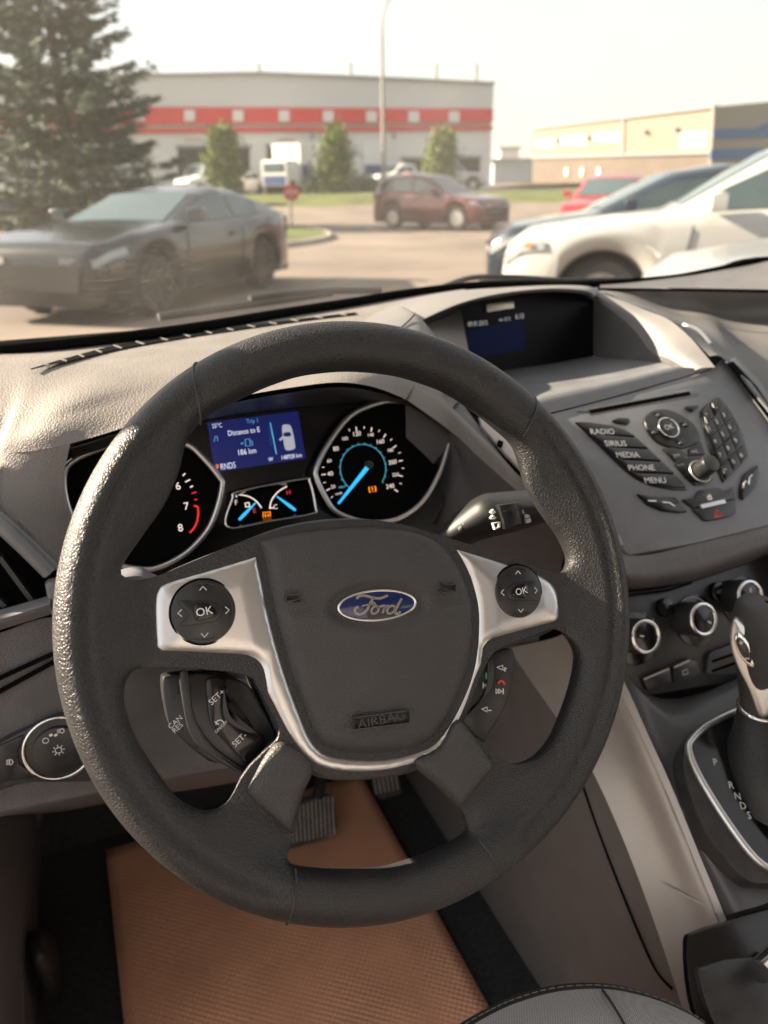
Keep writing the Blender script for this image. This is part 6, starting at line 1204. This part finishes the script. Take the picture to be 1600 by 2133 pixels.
def leafy(px_, f_, H, Rw, label, seed):
    o = gat(px_, f_); rt = empty('young_tree', o, label, 'tree', ); rg = np.random.default_rng(seed)
    tg = tube_geo([o, o + T(.04, .02, H * .45), o + T(0, 0, H * .9)], [.10, .06, .015], 8)
    for k in range(14):
        z0_ = H * rg.uniform(.25, .8); a = rg.random() * 6.28; ln = Rw * rg.uniform(.4, .9); tube_geo([o + T(0, 0, z0_), o + T(math.cos(a) * ln * .6, math.sin(a) * ln * .6, z0_ + ln * .5), o + T(math.cos(a) * ln, math.sin(a) * ln, z0_ + ln * 1.0)], [.035, .02, .006], 5, geo=tg)
    tg.build('trunk', M_BARK, rt, 60); V = []; F = []
    cl = [(rg.uniform(.10, .97), rg.random() * 6.28, rg.uniform(.15, 1) ** .6) for _ in range(120)]
    for t, a, rr in cl:
        prof = max(0.0, math.sin(math.pi * min(t * .94 + .03, 1) ** .85)) ** .55 * Rw * (.85 + .3 * math.sin(a * 2 + t * 9 + seed) ** 2); c = o + T(math.cos(a) * prof * rr, math.sin(a) * prof * rr, H * t)
        for q in range(42):
            p = c + rg.normal(0, 1, 3) * (.26, .26, .24); u_ = rg.normal(0, 1, 3); u_ /= np.linalg.norm(u_); v_ = np.cross(u_, rg.normal(0, 1, 3)); v_ /= np.linalg.norm(v_) + 1e-9; s_ = rg.uniform(.05, .10); k = len(V)
            V.extend([p - u_ * s_ * 1.5, p + v_ * s_, p + u_ * s_ * 1.5, p - v_ * s_]); F.append((k, k + 1, k + 2, k + 3))
    mesh('crown', V, F, M_LEAF, rt)
leafy(474, 55, 4.0, 1.15, 'young leafy tree on the verge in front of the white van', 1)
leafy(701, 55, 3.8, .85, 'young leafy tree on the verge left of the lamp post', 2)
leafy(921, 55, 3.6, .90, 'young leafy tree on the verge behind the maroon crossover', 3)
# low hedge of dark shrubs by the workshop doors
for k, (px_, w_, h_) in enumerate(((655, 1.0, 1.5), (690, 1.2, 1.2), (732, 1.1, 1.6), (765, .9, 1.3))):
    o = gat(px_, 58); rt = empty('shrub', o, ('dark shrub at the workshop wall next to the box truck', 'low wide dark shrub beside the shrub next to the box truck', 'tallest dark shrub at the wall, beside the middle young tree', 'narrow dark shrub at the wall beside the lamp post')[k], 'shrub', 'shrubs at the workshop wall'); rg = np.random.default_rng(40 + k); V = []; F = []
    for q in range(900):
        a = rg.random() * 6.28; rr = w_ * rg.random() ** .5; z_ = h_ * rg.random() * (1 - .5 * (rr / w_) ** 2); p = o + T(math.cos(a) * rr, math.sin(a) * rr, z_); u_ = rg.normal(0, 1, 3); u_ /= np.linalg.norm(u_); v_ = np.cross(u_, rg.normal(0, 1, 3)); v_ /= np.linalg.norm(v_) + 1e-9; s_ = rg.uniform(.05, .1); i = len(V)
        V.extend([p - u_ * s_, p + v_ * s_, p + u_ * s_, p - v_ * s_]); F.append((i, i + 1, i + 2, i + 3))
    mesh('foliage', V, F, M_NEED, rt); tube('stem', [o, o + T(0, 0, h_ * .6)], .04, M_BARK, rt, 6)

# smoky summer air over the whole place
hz = bpy.data.materials.new('smoke_haze'); hz.use_nodes = True; n = hz.node_tree; n.nodes.clear(); o_ = n.nodes.new('ShaderNodeOutputMaterial'); pv_ = n.nodes.new('ShaderNodeVolumePrincipled')
pv_.inputs['Color'].default_value = (.95, .93, .90, 1); pv_.inputs['Density'].default_value = .0009; pv_.inputs['Anisotropy'].default_value = .35; n.links.new(pv_.outputs[0], o_.inputs['Volume'])
c_ = CPOS + HF * 320; hb = box_geo((c_[0], c_[1], 8.0), HR, HF, (0, 0, 1), 305, 385, 10.2).build('haze', hz, None); tag(hb, 'thin pale smoke haze filling the air over the car park', kind='stuff')
scene.cycles.volume_bounces = 0; scene.cycles.volume_step_rate = 5
finish_texts()
